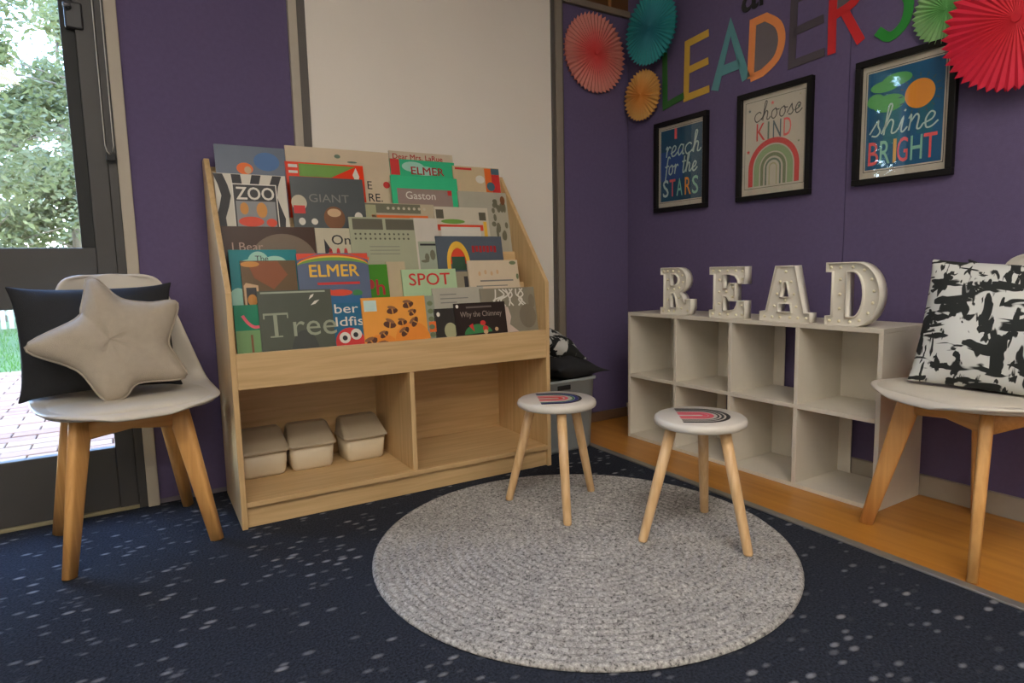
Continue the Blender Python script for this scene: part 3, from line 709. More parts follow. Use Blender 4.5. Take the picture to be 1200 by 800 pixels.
# poster 2
t, W_, H_ = picture('framed cream poster with a red and green rainbow below KIND', 868, 113.5, 951.5, 227)
art('outline', ribbon(rect(.034, W_-.034, .05, H_-.04), .002, True), C('outline_green', (70, 84, 66)), t, YA[0])
script('choose', .075, H_-.125, .075, BLK, t, YA[1], .0042, sx=.85)
for k, (chx, cm) in enumerate(zip('KIND', (RED, C('sage', (96, 116, 96)), C('slate', (72, 92, 98)), CORAL))):
    text(chx, (.085, .138, .165, .215)[k], H_-.205, .075, cm, t, YA[1], .0, width=(.042, .008, .038, .034)[k])
cxr = W_/2; czr = .058
for r0, r1, cm in ((.098, .120, RED), (.066, .092, C('sage_light', (140, 164, 116))), (.046, .060, C('olive', (112, 124, 88))), (.030, .038, C('sage', (96, 116, 96))), (.014, .020, C('khaki', (170, 168, 128)))):
    pl = [(cxr-r1, czr)] + arc(cxr, czr+.07, r1, r1*1.0, 180, 0, 20) + [(cxr+r1, czr), (cxr+r0, czr)] + arc(cxr, czr+.07, r0, r0, 0, 180, 20) + [(cxr-r0, czr)]
    art('rainbow_band', [pl], cm, t, YA[1])
for x, z, s, cm in ((.055, H_-.075, .008, C('slate', (72, 92, 98))), (.165, H_-.062, .009, CORAL), (.285, H_-.10, .008, C('sage', (96, 116, 96))), (.052, H_-.245, .010, RED), (.288, H_-.235, .006, C('olive', (112, 124, 88))), (.29, H_-.055, .005, C('khaki', (170, 168, 128)))):
    art('star_print', [[(x+s*(1 if k % 2 == 0 else .45)*math.sin(k*PI/5), z+s*(1 if k % 2 == 0 else .45)*math.cos(k*PI/5)) for k in range(10)]], cm, t, YA[1])
# poster 3
t, W_, H_ = picture('framed blue poster with orange sun above BRIGHT lettering', 1007, 75.5, 1118.5, 204.5)
a0, a1, z0, z1 = .040, W_-.040, .052, H_-.048
art('poster_print', [rect(a0, a1, z0, z1)], C('blue_deep', (18, 92, 132)), t, YA[0])
art('outline', ribbon(rect(a0-.006, a1+.006, z0-.006, z1+.006), .002, True), BLK, t, YA[0])
art('print_block', [rect(a0+.06, a0+.12, z0+.08, z0+.2), rect(a1-.08, a1-.03, z0+.1, z0+.2)], TEAL, t, YA[1])
art('cloud_print', [ell(a0+.06, z1-.055, .05, .02), ell(a0+.10, z1-.04, .05, .022), ell(a0+.03, z1-.10, .03, .025), ell(a0+.075, z1-.115, .055, .03)], LGRN, t, YA[2])
art('sun_print', [ell(a1-.075, z1-.105, .048, .048, 28)], GOLD, t, YA[3])
rays = []
for k in range(16):
    a = 2*PI*k/16; rays += ribbon([(a1-.075+.055*math.cos(a), z1-.105+.055*math.sin(a)), (a1-.075+.068*math.cos(a), z1-.105+.068*math.sin(a))], .004)
art('sun_rays', rays, C('slate', (72, 92, 98)), t, YA[3])
script('shine', a0+.012, z0+.115, .10, PALE, t, YA[4], .0055, sx=.85)
for k, (chx, cm) in enumerate(zip('BRIGHT', (CORAL, MINT, OCH, CORAL, MINT, CORAL))):
    text(chx, (a0+.006, a0+.047, a0+.090, a0+.108, a0+.150, a0+.195)[k], z0+.015, .085, cm, t, YA[4], .012, width=(.036, .036, .011, .036, .038, .042)[k])

# ---- LEADERS paper letters
def S(*p): return list(p)
BIG = {
 'L': [S((0, 1), (.02, 0), (.5, .08))],
 'E': [S((.55, .97), (.05, .93), (.03, .03), (.58, .06)), S((.05, .48), (.55, .52))],
 'A': [S((0, 0), (.33, 1), (.68, .03)), S((.15, .30), (.55, .32))],
 'D': [S((.05, .02), (.08, .97), (.35, .98), (.60, .78), (.68, .5), (.58, .22), (.3, .05), (.05, .02))],
 'R': [S((.05, 0), (.08, .97), (.45, .99), (.60, .8), (.45, .58), (.1, .50)), S((.25, .54), (.62, .04))],
 'S': [S((.56, .86), (.38, .99), (.12, .90), (.08, .72), (.3, .56), (.54, .38), (.5, .12), (.25, .0), (.02, .12))]}
for i, (chx, u, v, cm, wd_, desc) in enumerate((
    ('L', 779, 124, C('letter_green', (44, 100, 44)), .16, 'dark green paper letter L on the wall half behind the orange fan'),
    ('E', 803, 117, C('letter_yellow', (206, 166, 66)), .16, 'yellow paper letter E on the purple wall'),
    ('A', 838, 105, C('letter_teal', (88, 146, 150)), .17, 'blue-grey paper letter A on the purple wall'),
    ('D', 877, 97, C('letter_orange', (232, 142, 80)), .17, 'orange paper letter D on the purple wall'),
    ('E', 926, 80, C('letter_charcoal', (74, 66, 74)), .16, 'charcoal paper letter E almost lost on the purple wall'),
    ('R', 972, 64, C('letter_red', (206, 36, 40)), .122, 'red paper letter R on the purple wall'),
    ('S', 1027, 47, C('letter_bright_green', (40, 140, 52)), .120, 'green paper letter S beside the green fan'))):
    p = onx(u, v); z0 = 1.608 if chx != 'S' else 1.605; hh = {'A': .250, 'D': .235, 'E': .27}.get(chx, .275)
    t = thing('paper_letter', desc, 'letter', (-.0005, p.y, z0), -PI/2, 'paper letters on the purple wall')
    polys = []
    for s in BIG[chx]:
        s2 = s if chx in 'LEA' else smoothpts(s, 4)
        if chx == 'D': s2 = [s[0], s[1]] + smoothpts(s[2:-1], 4) + [s[-1]]
        polys += ribbon([(q[0]*hh*.98*wd_/.16*.95, q[1]*hh) for q in s2], .042 if chx == 'A' else .032)
    art('stroke', polys, cm, t, -.001, .002)
    if chx == 'D':
        art('backing', [[(q[0]*hh*.98*wd_/.16*.95, q[1]*hh) for q in BIG['D'][0]]], C('backing_grey', (104, 96, 100)), t, -.0008)
    if chx in 'R':
        art('backing', [[(.06*hh, .5*hh), (.06*hh, .97*hh), (.33*hh, .98*hh), (.42*hh, .8*hh), (.33*hh, .58*hh)]], C('backing_grey', (104, 96, 100)), t, -.0008)
for chx, u, wd_ in (('a', 868, .085), ('r', 887.5, .06), ('e', 900, .085)):
    p = onx(u, 9); zb = onx(876, 13.5).z
    t = thing('paper_letter', 'small black paper letter %s at the top edge above LEADERS' % chx, 'letter', (-.0005, p.y, zb), -PI/2, 'paper letters on the purple wall')
    text(chx, 0, 0, .20, C('letter_black', (30, 28, 30)), t, -.0015, .0, name='stroke', thick=.002, width=wd_)

# ---- paper fans
def fan(label, c, r, teeth, cols, normal_rot, depth=.03, droop=.925):
    t = thing('paper_fan', label, 'paper fan', c, normal_rot, 'paper fans on the purple wall')
    n = teeth*2
    b = B(); rs = [.04, .3, .6, .85, 1.0]
    def P(i, j):
        a = 2*PI*i/n; odd = i % 2; rr = r*rs[j]*(1 if not odd or j < 4 else droop)
        return Vector((rr*math.cos(a), -depth*(1-.25*rs[j]) + (.006*rs[j] if odd else -.003*rs[j]), rr*math.sin(a)))
    b.grid(P, n, 5, True)
    o = obj('pleated_disc', b, mat_radial('fan_'+label.split()[0], cols[0], cols[1], r), t)
    md = o.modifiers.new('solid', 'SOLIDIFY'); md.thickness = .0015
    b = B()
    def P2(i, j):
        a = 2*PI*(i+.5)/n; odd = i % 2; rr = r*.965*[.04, .5, 1][j]*(1 if not odd or j < 2 else droop)
        return Vector((rr*math.cos(a), -.004 - (.006 if odd else 0)*[0, .5, 1][j], rr*math.sin(a)))
    b.grid(P2, n, 3, True); o = obj('rear_disc', b, MATS['fan_'+label.split()[0]], t); md = o.modifiers.new('solid', 'SOLIDIFY'); md.thickness = .0015
    b = B(); b.sweep([(0, -.0, 0), (0, -depth-.004, 0)], [r*.05, r*.06], 12); obj('centre_knot', b, MATS['fan_'+label.split()[0]], t, .001)
    return t
p = ony(699, 61.5, -.03)
fan('coral pleated paper fan on the back wall near the corner', (p.x, 0, p.z), .196, 46, ((212, 22, 34), (206, 128, 116)), 0)
p = onx(760, 33, -.09)
fan('teal pleated paper fan high in the corner above the orange fan', (-.06, p.y, p.z), .17, 44, ((10, 96, 118), (38, 140, 144)), -PI/2)
p = onx(750, 111.5, -.05)
fan('orange pleated paper fan below the teal fan', (-.02, p.y, p.z), .125, 34, ((214, 122, 24), (210, 158, 84)), -PI/2)
p = onx(1108, 10, -.03)
fan('green pleated paper fan above the framed blue poster', (0, p.y, p.z), .105, 34, ((34, 146, 48), (140, 186, 122)), -PI/2)
p = onx(1191, 21, -.085)
fan('red pleated paper fan, largest and rightmost on the wall', (-.035, p.y, p.z), .203, 46, ((200, 20, 30), (214, 30, 62)), -PI/2, .05, .91)

# ================================================================= BOOKCASE
A = Vector((-2.075, -.438, 0)); Bp = Vector((-.861, -.470, 0)); BW = (Bp-A).length; BA = math.atan2(Bp.y-A.y, Bp.x-A.x)
bc = thing('book_display', 'pale timber tiered bookcase full of picture books', 'bookcase', (A.x, A.y, 0), BA)
BD, BH, BT = .422, 1.24, .018
W0 = lambda ax: wood('beech', *BEECH, ax, .42, 4)
for x in (0, BW-BT):
    b = B(); b.prism([(0, 0), (0, .772), (.362, BH), (BD, BH), (BD, 0)], 0, x, x+BT); obj('side_panel', b, W0(2), bc, .002)
b = B(); b.box(BT, BW-BT, 0, .018, .462, .578); obj('front_rail', b, W0(0), bc, .002)
b = B(); b.box(BT, BW-BT, .0, BD-.008, .072, .090); obj('bottom_shelf', b, W0(0), bc, .0015)
b = B(); b.box(BT, BW-BT, .016, .034, .0, .072); obj('kick_board', b, W0(0), bc, .0015)
b = B(); b.box(BT, BW-BT, BD-.008, BD, 0, BH-.02); obj('back_panel', b, W0(0), bc)
xd = BW/2-.009+.0
b = B(); b.box(xd, xd+.018, .004, BD-.008, .090, .462); obj('divider', b, W0(2), bc, .0015)
b = B(); b.box(BT, BW-BT, .018, BD-.008, .462, .474); obj('tier_ledge', b, W0(0), bc, .001)
LEAN = math.radians(11); TS, TC = math.sin(LEAN), math.cos(LEAN)
TY = [.026 + .071*k for k in range(5)]; TZ = [.475 + .132*k for k in range(5)]
for k in range(5):
    if k:
        b = B(); b.box(BT, BW-BT, TY[k]-.004, TY[k]+.058, TZ[k]-.008, TZ[k]); obj('tier_ledge', b, W0(0), bc, .001)
    y0 = TY[k]+.040; z0 = TZ[k]; hb = .165 if k < 4 else .20
    b = B(); b.prism([(y0, z0), (y0+.008, z0), (y0+.008+hb*TS, z0+hb), (y0+hb*TS, z0+hb)], 0, BT, BW-BT); obj('tier_board', b, W0(0), bc, .001)

# ---- storage tubs under the books
TUB = M('tub_plastic', (206, 190, 160), .5, .04); LID = M('tub_lid', (166, 152, 128), .45, .05)
inv = Matrix.Rotation(-BA, 4, 'Z') @ Matrix.Translation((-A.x, -A.y, 0))
for k, (u0, v0, u1, v1, desc) in enumerate(((283, 564, 337, 551, 'cream lidded tub at the left end of the bookcase shelf'), (341, 555, 395, 545, 'cream lidded tub between two others under the books'), (402, 543, 457, 534, 'cream lidded tub next to the bookcase divider'))):
    xa = (inv @ onz(u0, v0, .09)).x; xb = (inv @ onz(u1, v1, .09)).x; wd_ = .172; cx = (xa+xb)/2
    pw = bc_loc = Matrix.Translation((A.x, A.y, 0)) @ Matrix.Rotation(BA, 4, 'Z') @ Vector((cx, .235, .090))
    t = thing('storage_tub', desc, 'tub', pw, BA + math.radians((1, -1, 2)[k]), 'lidded tubs')
    b = B(); dp = .138
    def ring(hw, y0, y1, z, rr=.02):
        out = []
        for cx_, cy_, a in ((hw-rr, y0+rr, -90), (hw-rr, y1-rr, 0), (-hw+rr, y1-rr, 90), (-hw+rr, y0+rr, 180)):
            out += [(cx_+rr*math.cos(math.radians(a+q*30)), cy_+rr*math.sin(math.radians(a+q*30)), z) for q in range(4)]
        return [b.bm.verts.new(q) for q in out]
    rg = [ring(wd_/2-.016, .010, dp-.008, 0), ring(wd_/2-.010, .006, dp-.005, .012), ring(wd_/2-.002, .0, dp, .098)]
    for P_, Q_ in zip(rg, rg[1:]):
        for i in range(16): b.bm.faces.new((P_[i], P_[(i+1) % 16], Q_[(i+1) % 16], Q_[i]))
    b.bm.faces.new(rg[0][::-1]); b.bm.faces.new(rg[-1])
    obj('tub_body', b, TUB, t, 0, True)
    b = B(); w2_ = wd_/2+.003
    rg = [ring(w2_, -.012, dp+.004, .092), ring(w2_, -.012, dp+.004, .100), ring(w2_-.003, -.008, dp+.002, .104), ring(w2_-.012, .075, dp+.001, .156, .018), ring(w2_-.020, .088, dp-.005, .164, .012)]
    for P_, Q_ in zip(rg, rg[1:]):
        for i in range(16): b.bm.faces.new((P_[i], P_[(i+1) % 16], Q_[(i+1) % 16], Q_[i]))
    b.bm.faces.new(rg[0][::-1]); b.bm.faces.new(rg[-1])
    obj('lid', b, LID, t, .002)

# ================================================================= BOOKS
PAGE = C('pages', (214, 206, 188), .8)
BM = Matrix.Translation((A.x, A.y, 0)) @ Matrix.Rotation(BA, 4, 'Z')
CPL = inv @ CP
def cover(name, rgb, rough=.38):
    h = sum(rgb)/3; rgb = tuple(max(4, min(235, h+(c-h)*1.18)) for c in rgb)
    return M('cover_'+name, rgb, .3, .07, 18, coat=.0, spec=.22)
def book(label, row, sub, tl, tr, mat, bottom=None):
    """a book whose top corners are seen at tl and tr, leaning in tier 'row', 'sub' places from the front"""
    y0 = TY[row] + .0085*sub; z0 = TZ[row]+.0005
    nrm = Vector((0, -TC, TS)); org = Vector((0, y0, z0))
    P_ = []
    for uv in (tl, tr):
        d = (inv.to_3x3() @ ray(*uv)); tt = (org-CPL).dot(nrm)/d.dot(nrm); P_.append(CPL + d*tt)
    wd_ = P_[1].x - P_[0].x; ht = ((P_[0].z+P_[1].z)/2 - z0)/TC
    x0 = min(max(P_[0].x, BT+.001), BW-BT-.02); wd_ = min(P_[1].x, BW-BT-.001)-x0
    t = thing('picture_book', label, 'book', (0, 0, 0), 0, 'picture books in the tiers')
    t.matrix_world = BM @ Matrix.Translation((x0, y0, z0)) @ Matrix.Rotation(-LEAN, 4, 'X')
    t.location, t.rotation_mode = t.matrix_world.translation, 'XYZ'
    th = .007
    b = B(); b.box(0, wd_, 0, .0012, 0, ht); b.box(0, wd_, th-.0012, th, 0, ht); b.box(0, .0014, .0012, th-.0012, 0, ht); cv = obj('cover', b, mat, t)
    b = B(); b.box(.0014, wd_-.002, .0012, th-.0012, .0015, ht-.0015); obj('pages', b, PAGE, t)
    return cv, wd_, ht
E_ = [-.0005-.0004*k for k in range(8)]
def stripes(W_, z0, z1, n, wav=.006):
    out = []
    for k in range(n):
        xa = W_*(k+.1)/n; xb = W_*(k+.62)/n
        out.append([(xa+wav*math.sin(q*1.3+k), z0+(z1-z0)*q/8) for q in range(9)] + [(xb+wav*math.sin(q*1.3+k), z0+(z1-z0)*q/8) for q in range(8, -1, -1)])
    return out
WHT = C('paper_white', (220, 214, 200)); GREY = C('grey', (112, 110, 104)); ORG = C('orange', (232, 110, 36)); BRN = C('brown', (124, 78, 40)); YEL = C('yellow', (236, 186, 60)); TAN = C('tan', (206, 170, 128)); DRED = C('dark_red', (170, 36, 36)); SKYB = C('sky_blue', (70, 110, 160)); LIME = C('lime', (112, 158, 62))
FAINT = C('faint_grey', (126, 124, 118))

# back row
t, W_, H_ = book('blue-grey picture book at the top left of the bookcase', 4, 0, (250, 168), (333, 174.5), cover('bluegrey', (104, 112, 124)))
art('artwork', [ell(W_*.72, H_-.055, .045, .035)], SKYB, t, E_[0]); art('artwork', [ell(W_*.40, H_-.085, .028, .022)], ORG, t, E_[1]); art('artwork', [ell(W_*.44, H_-.09, .012, .014)], TAN, t, E_[2])
t, W_, H_ = book('tall cream picture book with small black capitals at right, top row', 4, 1, (333, 168), (455, 181), cover('cream', (206, 190, 166)))
text('RE.', W_-.105, H_-.205, .034, BLK, t, E_[0], .01); text('E', W_-.105, H_-.155, .034, BLK, t, E_[0]); art('artwork', [ell(W_-.022, H_-.135, .014, .014)], RED, t, E_[0]); art('artwork', [ell(W_*.48, H_-.03, .012, .008), ell(W_*.62, H_-.05, .02, .004)], C('sage', (96, 116, 96)), t, E_[0])
t, W_, H_ = book('red and green bordered picture book behind the slate grey one', 4, 0, (333, 188), (425, 195), cover('redborder', (214, 66, 30)))
art('artwork', [[(.05, H_-.055), (.05, H_-.006), (W_-.03, H_-.006), (W_-.10, H_-.04), (W_-.13, H_-.055)]], LIME, t, E_[0]); art('artwork', [rect(.012, .045, H_-.022, H_-.010), rect(.012, .045, H_-.044, H_-.034)], WHT, t, E_[0])
art('artwork', [[(W_-.03, H_-.08), (W_-.045, H_-.04), (W_-.03, H_-.01), (W_-.018, H_-.045)]], WHT, t, E_[0])
t, W_, H_ = book('cream picture book with red title along its top edge, highest at the middle', 4, 2, (455, 174), (530, 184), cover('cream2', (204, 190, 168)))
text('Dear Mrs. LaRue', .012, H_-.033, .023, DRED, t, E_[0], .03, width=W_*.78)
t, W_, H_ = book('turquoise picture book with dark red capitals and a red block, top row', 4, 1, (456, 184), (532, 192), cover('turq', (70, 176, 132)))
art('artwork', [rect(.001, .040, H_-.068, H_-.001)], RED, t, E_[0]); art('artwork', [ell(.10, H_-.03, .05, .022), ell(.15, H_-.045, .06, .02)], C('pale_turq', (160, 210, 190)), t, E_[0])
text('ELMER', .085, H_-.062, .034, DRED, t, E_[1], .03, width=.15)
t, W_, H_ = book('cream picture book with orange, red and blue blocks, top right of the bookcase', 4, 0, (530, 193.5), (585, 198), cover('cream3', (204, 186, 154)))
art('artwork', [rect(W_-.075, W_-.042, H_-.12, H_-.004)], ORG, t, E_[0]); art('artwork', [rect(W_-.042, W_-.002, H_-.12, H_-.03)], RED, t, E_[0]); art('artwork', [rect(W_-.042, W_-.002, H_-.03, H_-.003), ell(W_-.05, H_-.085, .02, .02)], C('steel', (70, 100, 112)), t, E_[1])
art('artwork', [rect(.01, .09, H_-.016, H_-.006)], RED, t, E_[0]); art('artwork', [ell(W_-.10, H_-.055, .022, .018)], WHT, t, E_[1])
# fourth tier
t, W_, H_ = book('black and white striped picture book titled ZOO', 3, 0, (250, 200.5), (334, 208), cover('zoo', (206, 200, 186)))
art('artwork', stripes(W_, .001, H_-.002, 4, .012), BLK, t, E_[0])
cx = W_*.54; art('artwork', [rect(cx-.075, cx+.075, H_-.21, H_-.035)], WHT, t, E_[1]); art('artwork', [rect(cx-.071, cx+.071, H_-.206, H_-.039)], C('charcoal', (52, 50, 50)), t, E_[2])
art('artwork', [rect(cx-.066, cx+.066, H_-.20, H_-.098)], C('mist', (140, 140, 138)), t, E_[3])
text('ZOO', cx-.064, H_-.092, .046, WHT, t, E_[4], .04, width=.128)
art('artwork', [ell(cx-.02, H_-.172, .042, .018), ell(cx+.048, H_-.175, .018, .015)], C('vermilion', (222, 70, 34)), t, E_[4]); art('artwork', [ell(cx-.04, H_-.125, .014, .022), ell(cx+.018, H_-.13, .018, .028)], C('amber', (206, 140, 60)), t, E_[5])
t, W_, H_ = book('slate grey picture book with faint title and brown figure, fourth tier', 3, 0, (339, 206), (424.5, 210.5), cover('slate', (84, 88, 88)))
text('GIANT', .06, H_-.095, .032, FAINT, t, E_[0], 0, width=.15); art('artwork', [ell(W_*.55, H_-.155, .04, .045)], BRN, t, E_[1]); art('artwork', [ell(W_*.55, H_-.135, .026, .016)], TAN, t, E_[2])
art('artwork', [ell(.025, H_-.10, .028, .03)], C('pale', (196, 186, 160)), t, E_[1]); art('artwork', [rect(.004, .045, H_-.14, H_-.11)], RED, t, E_[2]); art('artwork', [ell(.03, H_-.17, .012, .014), ell(.075, H_-.17, .012, .012), ell(W_-.03, H_-.15, .016, .02)], WHT, t, E_[2])
t, W_, H_ = book('turquoise picture book with a pinkish grey title panel, fourth tier', 3, 2, (457, 204), (535, 210.5), cover('turq2', (72, 184, 136)))
art('artwork', [rect(.022, W_-.03, H_-.145, H_-.052)], C('mauve_grey', (150, 128, 118)), t, E_[0]); text('Gaston', .055, H_-.095, .032, WHT, t, E_[1], 0, width=.13); art('artwork', [rect(W_-.05, W_-.032, H_-.075, H_-.055)], RED, t, E_[2])
t, W_, H_ = book('pale picture book with a dark strip and orange line, fourth tier', 3, 1, (425, 236), (508, 241), cover('palestrip', (186, 174, 150)))
art('artwork', [rect(.002, W_-.06, H_-.04, H_-.002)], C('moss_grey', (112, 110, 88)), t, E_[0]); art('artwork', [rect(.03, W_-.03, H_-.066, H_-.048)], ORG, t, E_[1]); art('artwork', [rect(.008, .05, H_-.060, H_-.008)], C('pale_olive', (170, 168, 128)), t, E_[1])
art('artwork', [ell(.10+.022*k, H_-.02, .006, .006) for k in range(8)], C('pale', (196, 186, 160)), t, E_[1])
t, W_, H_ = book('white picture book with green leaf and orange border, fourth tier', 3, 0, (508, 240), (571, 245.5), cover('whiteleaf', (204, 196, 178)))
art('artwork', [rect(.006, .04, H_-.05, H_-.012), rect(W_-.045, W_-.012, H_-.055, H_-.020)], C('moss_dark', (92, 88, 70)), t, E_[0]); art('artwork', [ell(.08, H_-.062, .055, .010)], LIME, t, E_[1]); art('artwork', [rect(.002, W_-.03, H_-.10, H_-.075)], C('vermilion', (222, 70, 34)), t, E_[0]); art('artwork', [rect(.02, W_-.045, H_-.16, H_-.085)], WHT, t, E_[1]); art('artwork', [rect(W_-.028, W_-.012, H_-.16, H_-.06)], YEL, t, E_[1])
t, W_, H_ = book('grey picture book with dark leafy drawings, right end of the fourth tier', 3, 1, (536, 222.5), (598, 227.5), cover('leafgrey', (176, 172, 156)))
lv = []
rnd = random.Random(5)
for k in range(16): lv.append(ell(W_-.015-rnd.random()*.065, H_-.03-rnd.random()*.17, .006+rnd.random()*.006, .010+rnd.random()*.014, 10))
art('artwork', lv, C('moss_grey', (112, 110, 88)), t, E_[0]); art('artwork', [ell(W_-.022, H_-.035, .012, .02)], BRN, t, E_[1])
# third tier
t, W_, H_ = book('dark brown picture book with a pale dome shape, left of the third tier', 2, 0, (257, 263.5), (368, 267.5), cover('darkbrown', (66, 46, 34)))
art('artwork', [arc(W_*.64, H_-.13, .115, .105, 0, 180, 20)], C('taupe', (116, 98, 78)), t, E_[0]); art('artwork', [arc(W_*.56, H_-.13, .05, .045, 0, 180, 14)], C('pink_taupe', (176, 146, 130)), t, E_[1]); text('I Bear', .03, H_-.085, .03, C('pink_taupe', (176, 146, 130)), t, E_[1], 0, width=.10)
t, W_, H_ = book('cream picture book with the black word On, third tier', 2, 1, (368.5, 266.5), (413, 268), cover('oncream', (196, 188, 166)))
text('On', W_-.085, H_-.062, .038, BLK, t, E_[0], .01, width=.07); art('artwork', [ell(W_-.09+.028*k, H_-.092, .007, .018, 8) for k in range(3)], RED, t, E_[0]); art('artwork', [[(.03, H_-.10), (.03, H_-.04), (.055, H_-.085)]], BLK, t, E_[0])
t, W_, H_ = book('pale green-grey picture book with dark top strip and dotted lines, third tier', 2, 0, (408, 252), (484.5, 257.5), cover('palegreen', (168, 170, 146)))
art('artwork', [rect(.012, .13, H_-.048, H_-.006), rect(.142, W_-.002, H_-.048, H_-.006)], C('moss_dark', (92, 88, 70)), t, E_[0])
art('artwork', [ell(.02+.019*k, H_-.065-.018*q, .0045, .0045, 6) for k in range(12) for q in range(2)], C('moss_dark', (92, 88, 70)), t, E_[0])
art('artwork', [rect(.07, W_-.07, H_-.115-.014*k, H_-.113-.014*k) for k in range(3)], GREY, t, E_[0]); art('artwork', [ell(.05, H_-.16, .012, .010)], ORG, t, E_[0])
t, W_, H_ = book('white glossy picture book with small dark print, middle of the third tier', 2, 1, (480, 253), (512, 258), cover('whitegloss', (206, 200, 188), .15))
art('artwork', [rect(.03, W_-.008, H_-.112, H_-.104)], BLK, t, E_[0]); art('artwork', [rect(.022, W_-.002, H_-.22, H_-.095)], C('pale_sage', (160, 168, 146)), t, E_[0]+.0002); art('artwork', [ell(.055, H_-.16, .010, .018, 8), ell(.08, H_-.15, .012, .022, 8), ell(.045, H_-.175, .018, .006, 8)], C('moss_grey', (112, 110, 88)), t, E_[1])
t, W_, H_ = book('slate blue picture book with a yellow and orange arch, third tier', 2, 0, (510, 276), (587, 277.5), cover('archslate', (90, 98, 106)))
pl = lambda r0, r1, sq: band(W_*.30, H_-.115, r0, r1, 0, 180, sq)
art('artwork', [pl(.036, .052, 1.8)], YEL, t, E_[0]); art('artwork', [pl(.006, .036, 1.9)], C('vermilion', (222, 70, 34)), t, E_[0]); art('artwork', [rect(W_*.30-.03, W_*.30+.03, H_-.14, H_-.085)], C('deep_green', (50, 84, 60)), t, E_[1])
art('artwork', [rect(W_*.30+.036, W_*.30+.052, H_-.2, H_-.115), rect(W_*.30-.052, W_*.30-.036, H_-.2, H_-.115)], YEL, t, E_[0])
art('artwork', [rect(W_*.52+.017*k, W_*.52+.012+.017*k, H_-.068+.003*(k % 2), H_-.040) for k in range(7)], DRED, t, E_[0])
# second tier
t, W_, H_ = book('teal picture book with a white cloud, left of the second tier', 1, 1, (267, 292), (347, 293), cover('teal', (20, 122, 128)))
art('artwork', [arc(W_*.48, H_-.048, .075, .020, 0, 180), arc(W_*.42, H_-.048, .036, .042, 0, 180), arc(W_*.66, H_-.048, .04, .026, 0, 180)], C('pale_turq', (160, 210, 190)), t, E_[0])
text('The', W_*.37, H_-.040, .020, BLK, t, E_[1]); art('artwork', [ell(.02, H_-.17, .03, .04)], C('pale_turq', (160, 210, 190)), t, E_[0])
t, W_, H_ = book('brown picture book with an orange-brown patch and little framed scene, second tier', 1, 0, (281, 305), (346, 305.5), cover('brown', (104, 84, 60)))
art('artwork', [[(.02, H_-.002), (.04, H_-.06), (.10, H_-.10), (.15, H_-.05), (.12, H_-.002)]], C('rust', (140, 74, 30)), t, E_[0]); art('artwork', [ell(.03, H_-.012, .03, .010)], C('amber', (206, 140, 60)), t, E_[1])
art('artwork', [[(.004, H_-.17), (.004, H_-.085), (.012, H_-.075), (.05, H_-.085), (.05, H_-.17)]], TAN, t, E_[1]); art('artwork', [rect(.011, .043, H_-.17, H_-.092)], C('charcoal', (52, 50, 50)), t, E_[2]); art('artwork', [ell(.028, H_-.135, .015, .02)], C('amber', (206, 140, 60)), t, E_[3])
t, W_, H_ = book('blue-grey picture book with a rainbow arc and yellow capitals, second tier', 1, 0, (346.5, 296.5), (430, 296.5), cover('elmer', (100, 110, 130)))
aw = W_*.5
for r0, r1, cm in ((.86, 1.0, C('vermilion', (222, 70, 34))), (.74, .86, YEL), (.5, .74, LIME)):
    pl = [(aw+W_*.52*math.cos(a), H_-.052+.050*r1*math.sin(a)) for a in [PI*k/20 for k in range(21)]] + [(aw+W_*.52*math.cos(a), H_-.052+.050*r0*math.sin(a)) for a in [PI*k/20 for k in range(20, -1, -1)]]
    art('artwork', [[(min(max(x, .001), W_-.001), z) for x, z in pl]], cm, t, E_[0])
art('artwork', [[(.001, H_-.025), (.001, H_-.001), (W_*.3, H_-.001)], [(W_-.001, H_-.025), (W_*.7, H_-.001), (W_-.001, H_-.001)]], C('vermilion', (222, 70, 34)), t, E_[0])
text('ELMER', .035, H_-.085, .045, YEL, t, E_[1], .04, width=W_*.70); art('artwork', [rect(W_*.25, W_*.85, H_-.115, H_-.106)], RED, t, E_[1]); art('artwork', [ell(W_*.55, H_-.145, .045, .012), ell(W_*.38, H_-.14, .018, .010)], C('vermilion', (222, 70, 34)), t, E_[1]); art('artwork', [ell(W_*.8, H_-.148, .018, .012)], GRN, t, E_[2])
t, W_, H_ = book('bright green picture book with a dark red letter, second tier', 1, 1, (425, 310), (453, 309.5), cover('green', (74, 128, 48)))
text('h', W_-.055, H_-.115, .06, DRED, t, E_[0], .03); art('artwork', [ell(.025, H_-.075, .012, .018)], DRED, t, E_[0])
t, W_, H_ = book('plain cream picture book beside the bright green one, second tier', 1, 2, (452, 306), (474, 307), cover('creamplain', (190, 176, 148)))
t, W_, H_ = book('pale mint picture book with red capitals, second tier', 1, 0, (470, 315.5), (533.5, 315), cover('mint', (176, 198, 162)))
text('SPOT', .024, H_-.062, .048, RED, t, E_[0], .02, width=W_*.76)
t, W_, H_ = book('grey picture book edge between the mint and cream books, second tier', 1, 1, (531, 318), (548, 318), cover('greyedge', (150, 142, 122)))
art('artwork', [rect(W_-.02, W_-.003, .02, H_-.02)], C('charcoal', (52, 50, 50)), t, E_[0])
t, W_, H_ = book('cream picture book with faint pencil lettering, right of the second tier', 1, 0, (547, 303.5), (606, 306), cover('creamfaint', (208, 194, 170)))
art('artwork', [rect(.05, W_-.03, H_-.088, H_-.082), rect(.03, W_-.06, H_-.108, H_-.104)], FAINT, t, E_[0]); art('artwork', [ell(.05+.028*k, H_-.055+.006*(k % 2), .006, .010, 8) for k in range(4)], TAN, t, E_[0]); art('artwork', [ell(W_-.025, H_-.012, .016, .008), ell(W_-.008, H_-.07, .006, .012)], C('olive', (112, 124, 88)), t, E_[0])
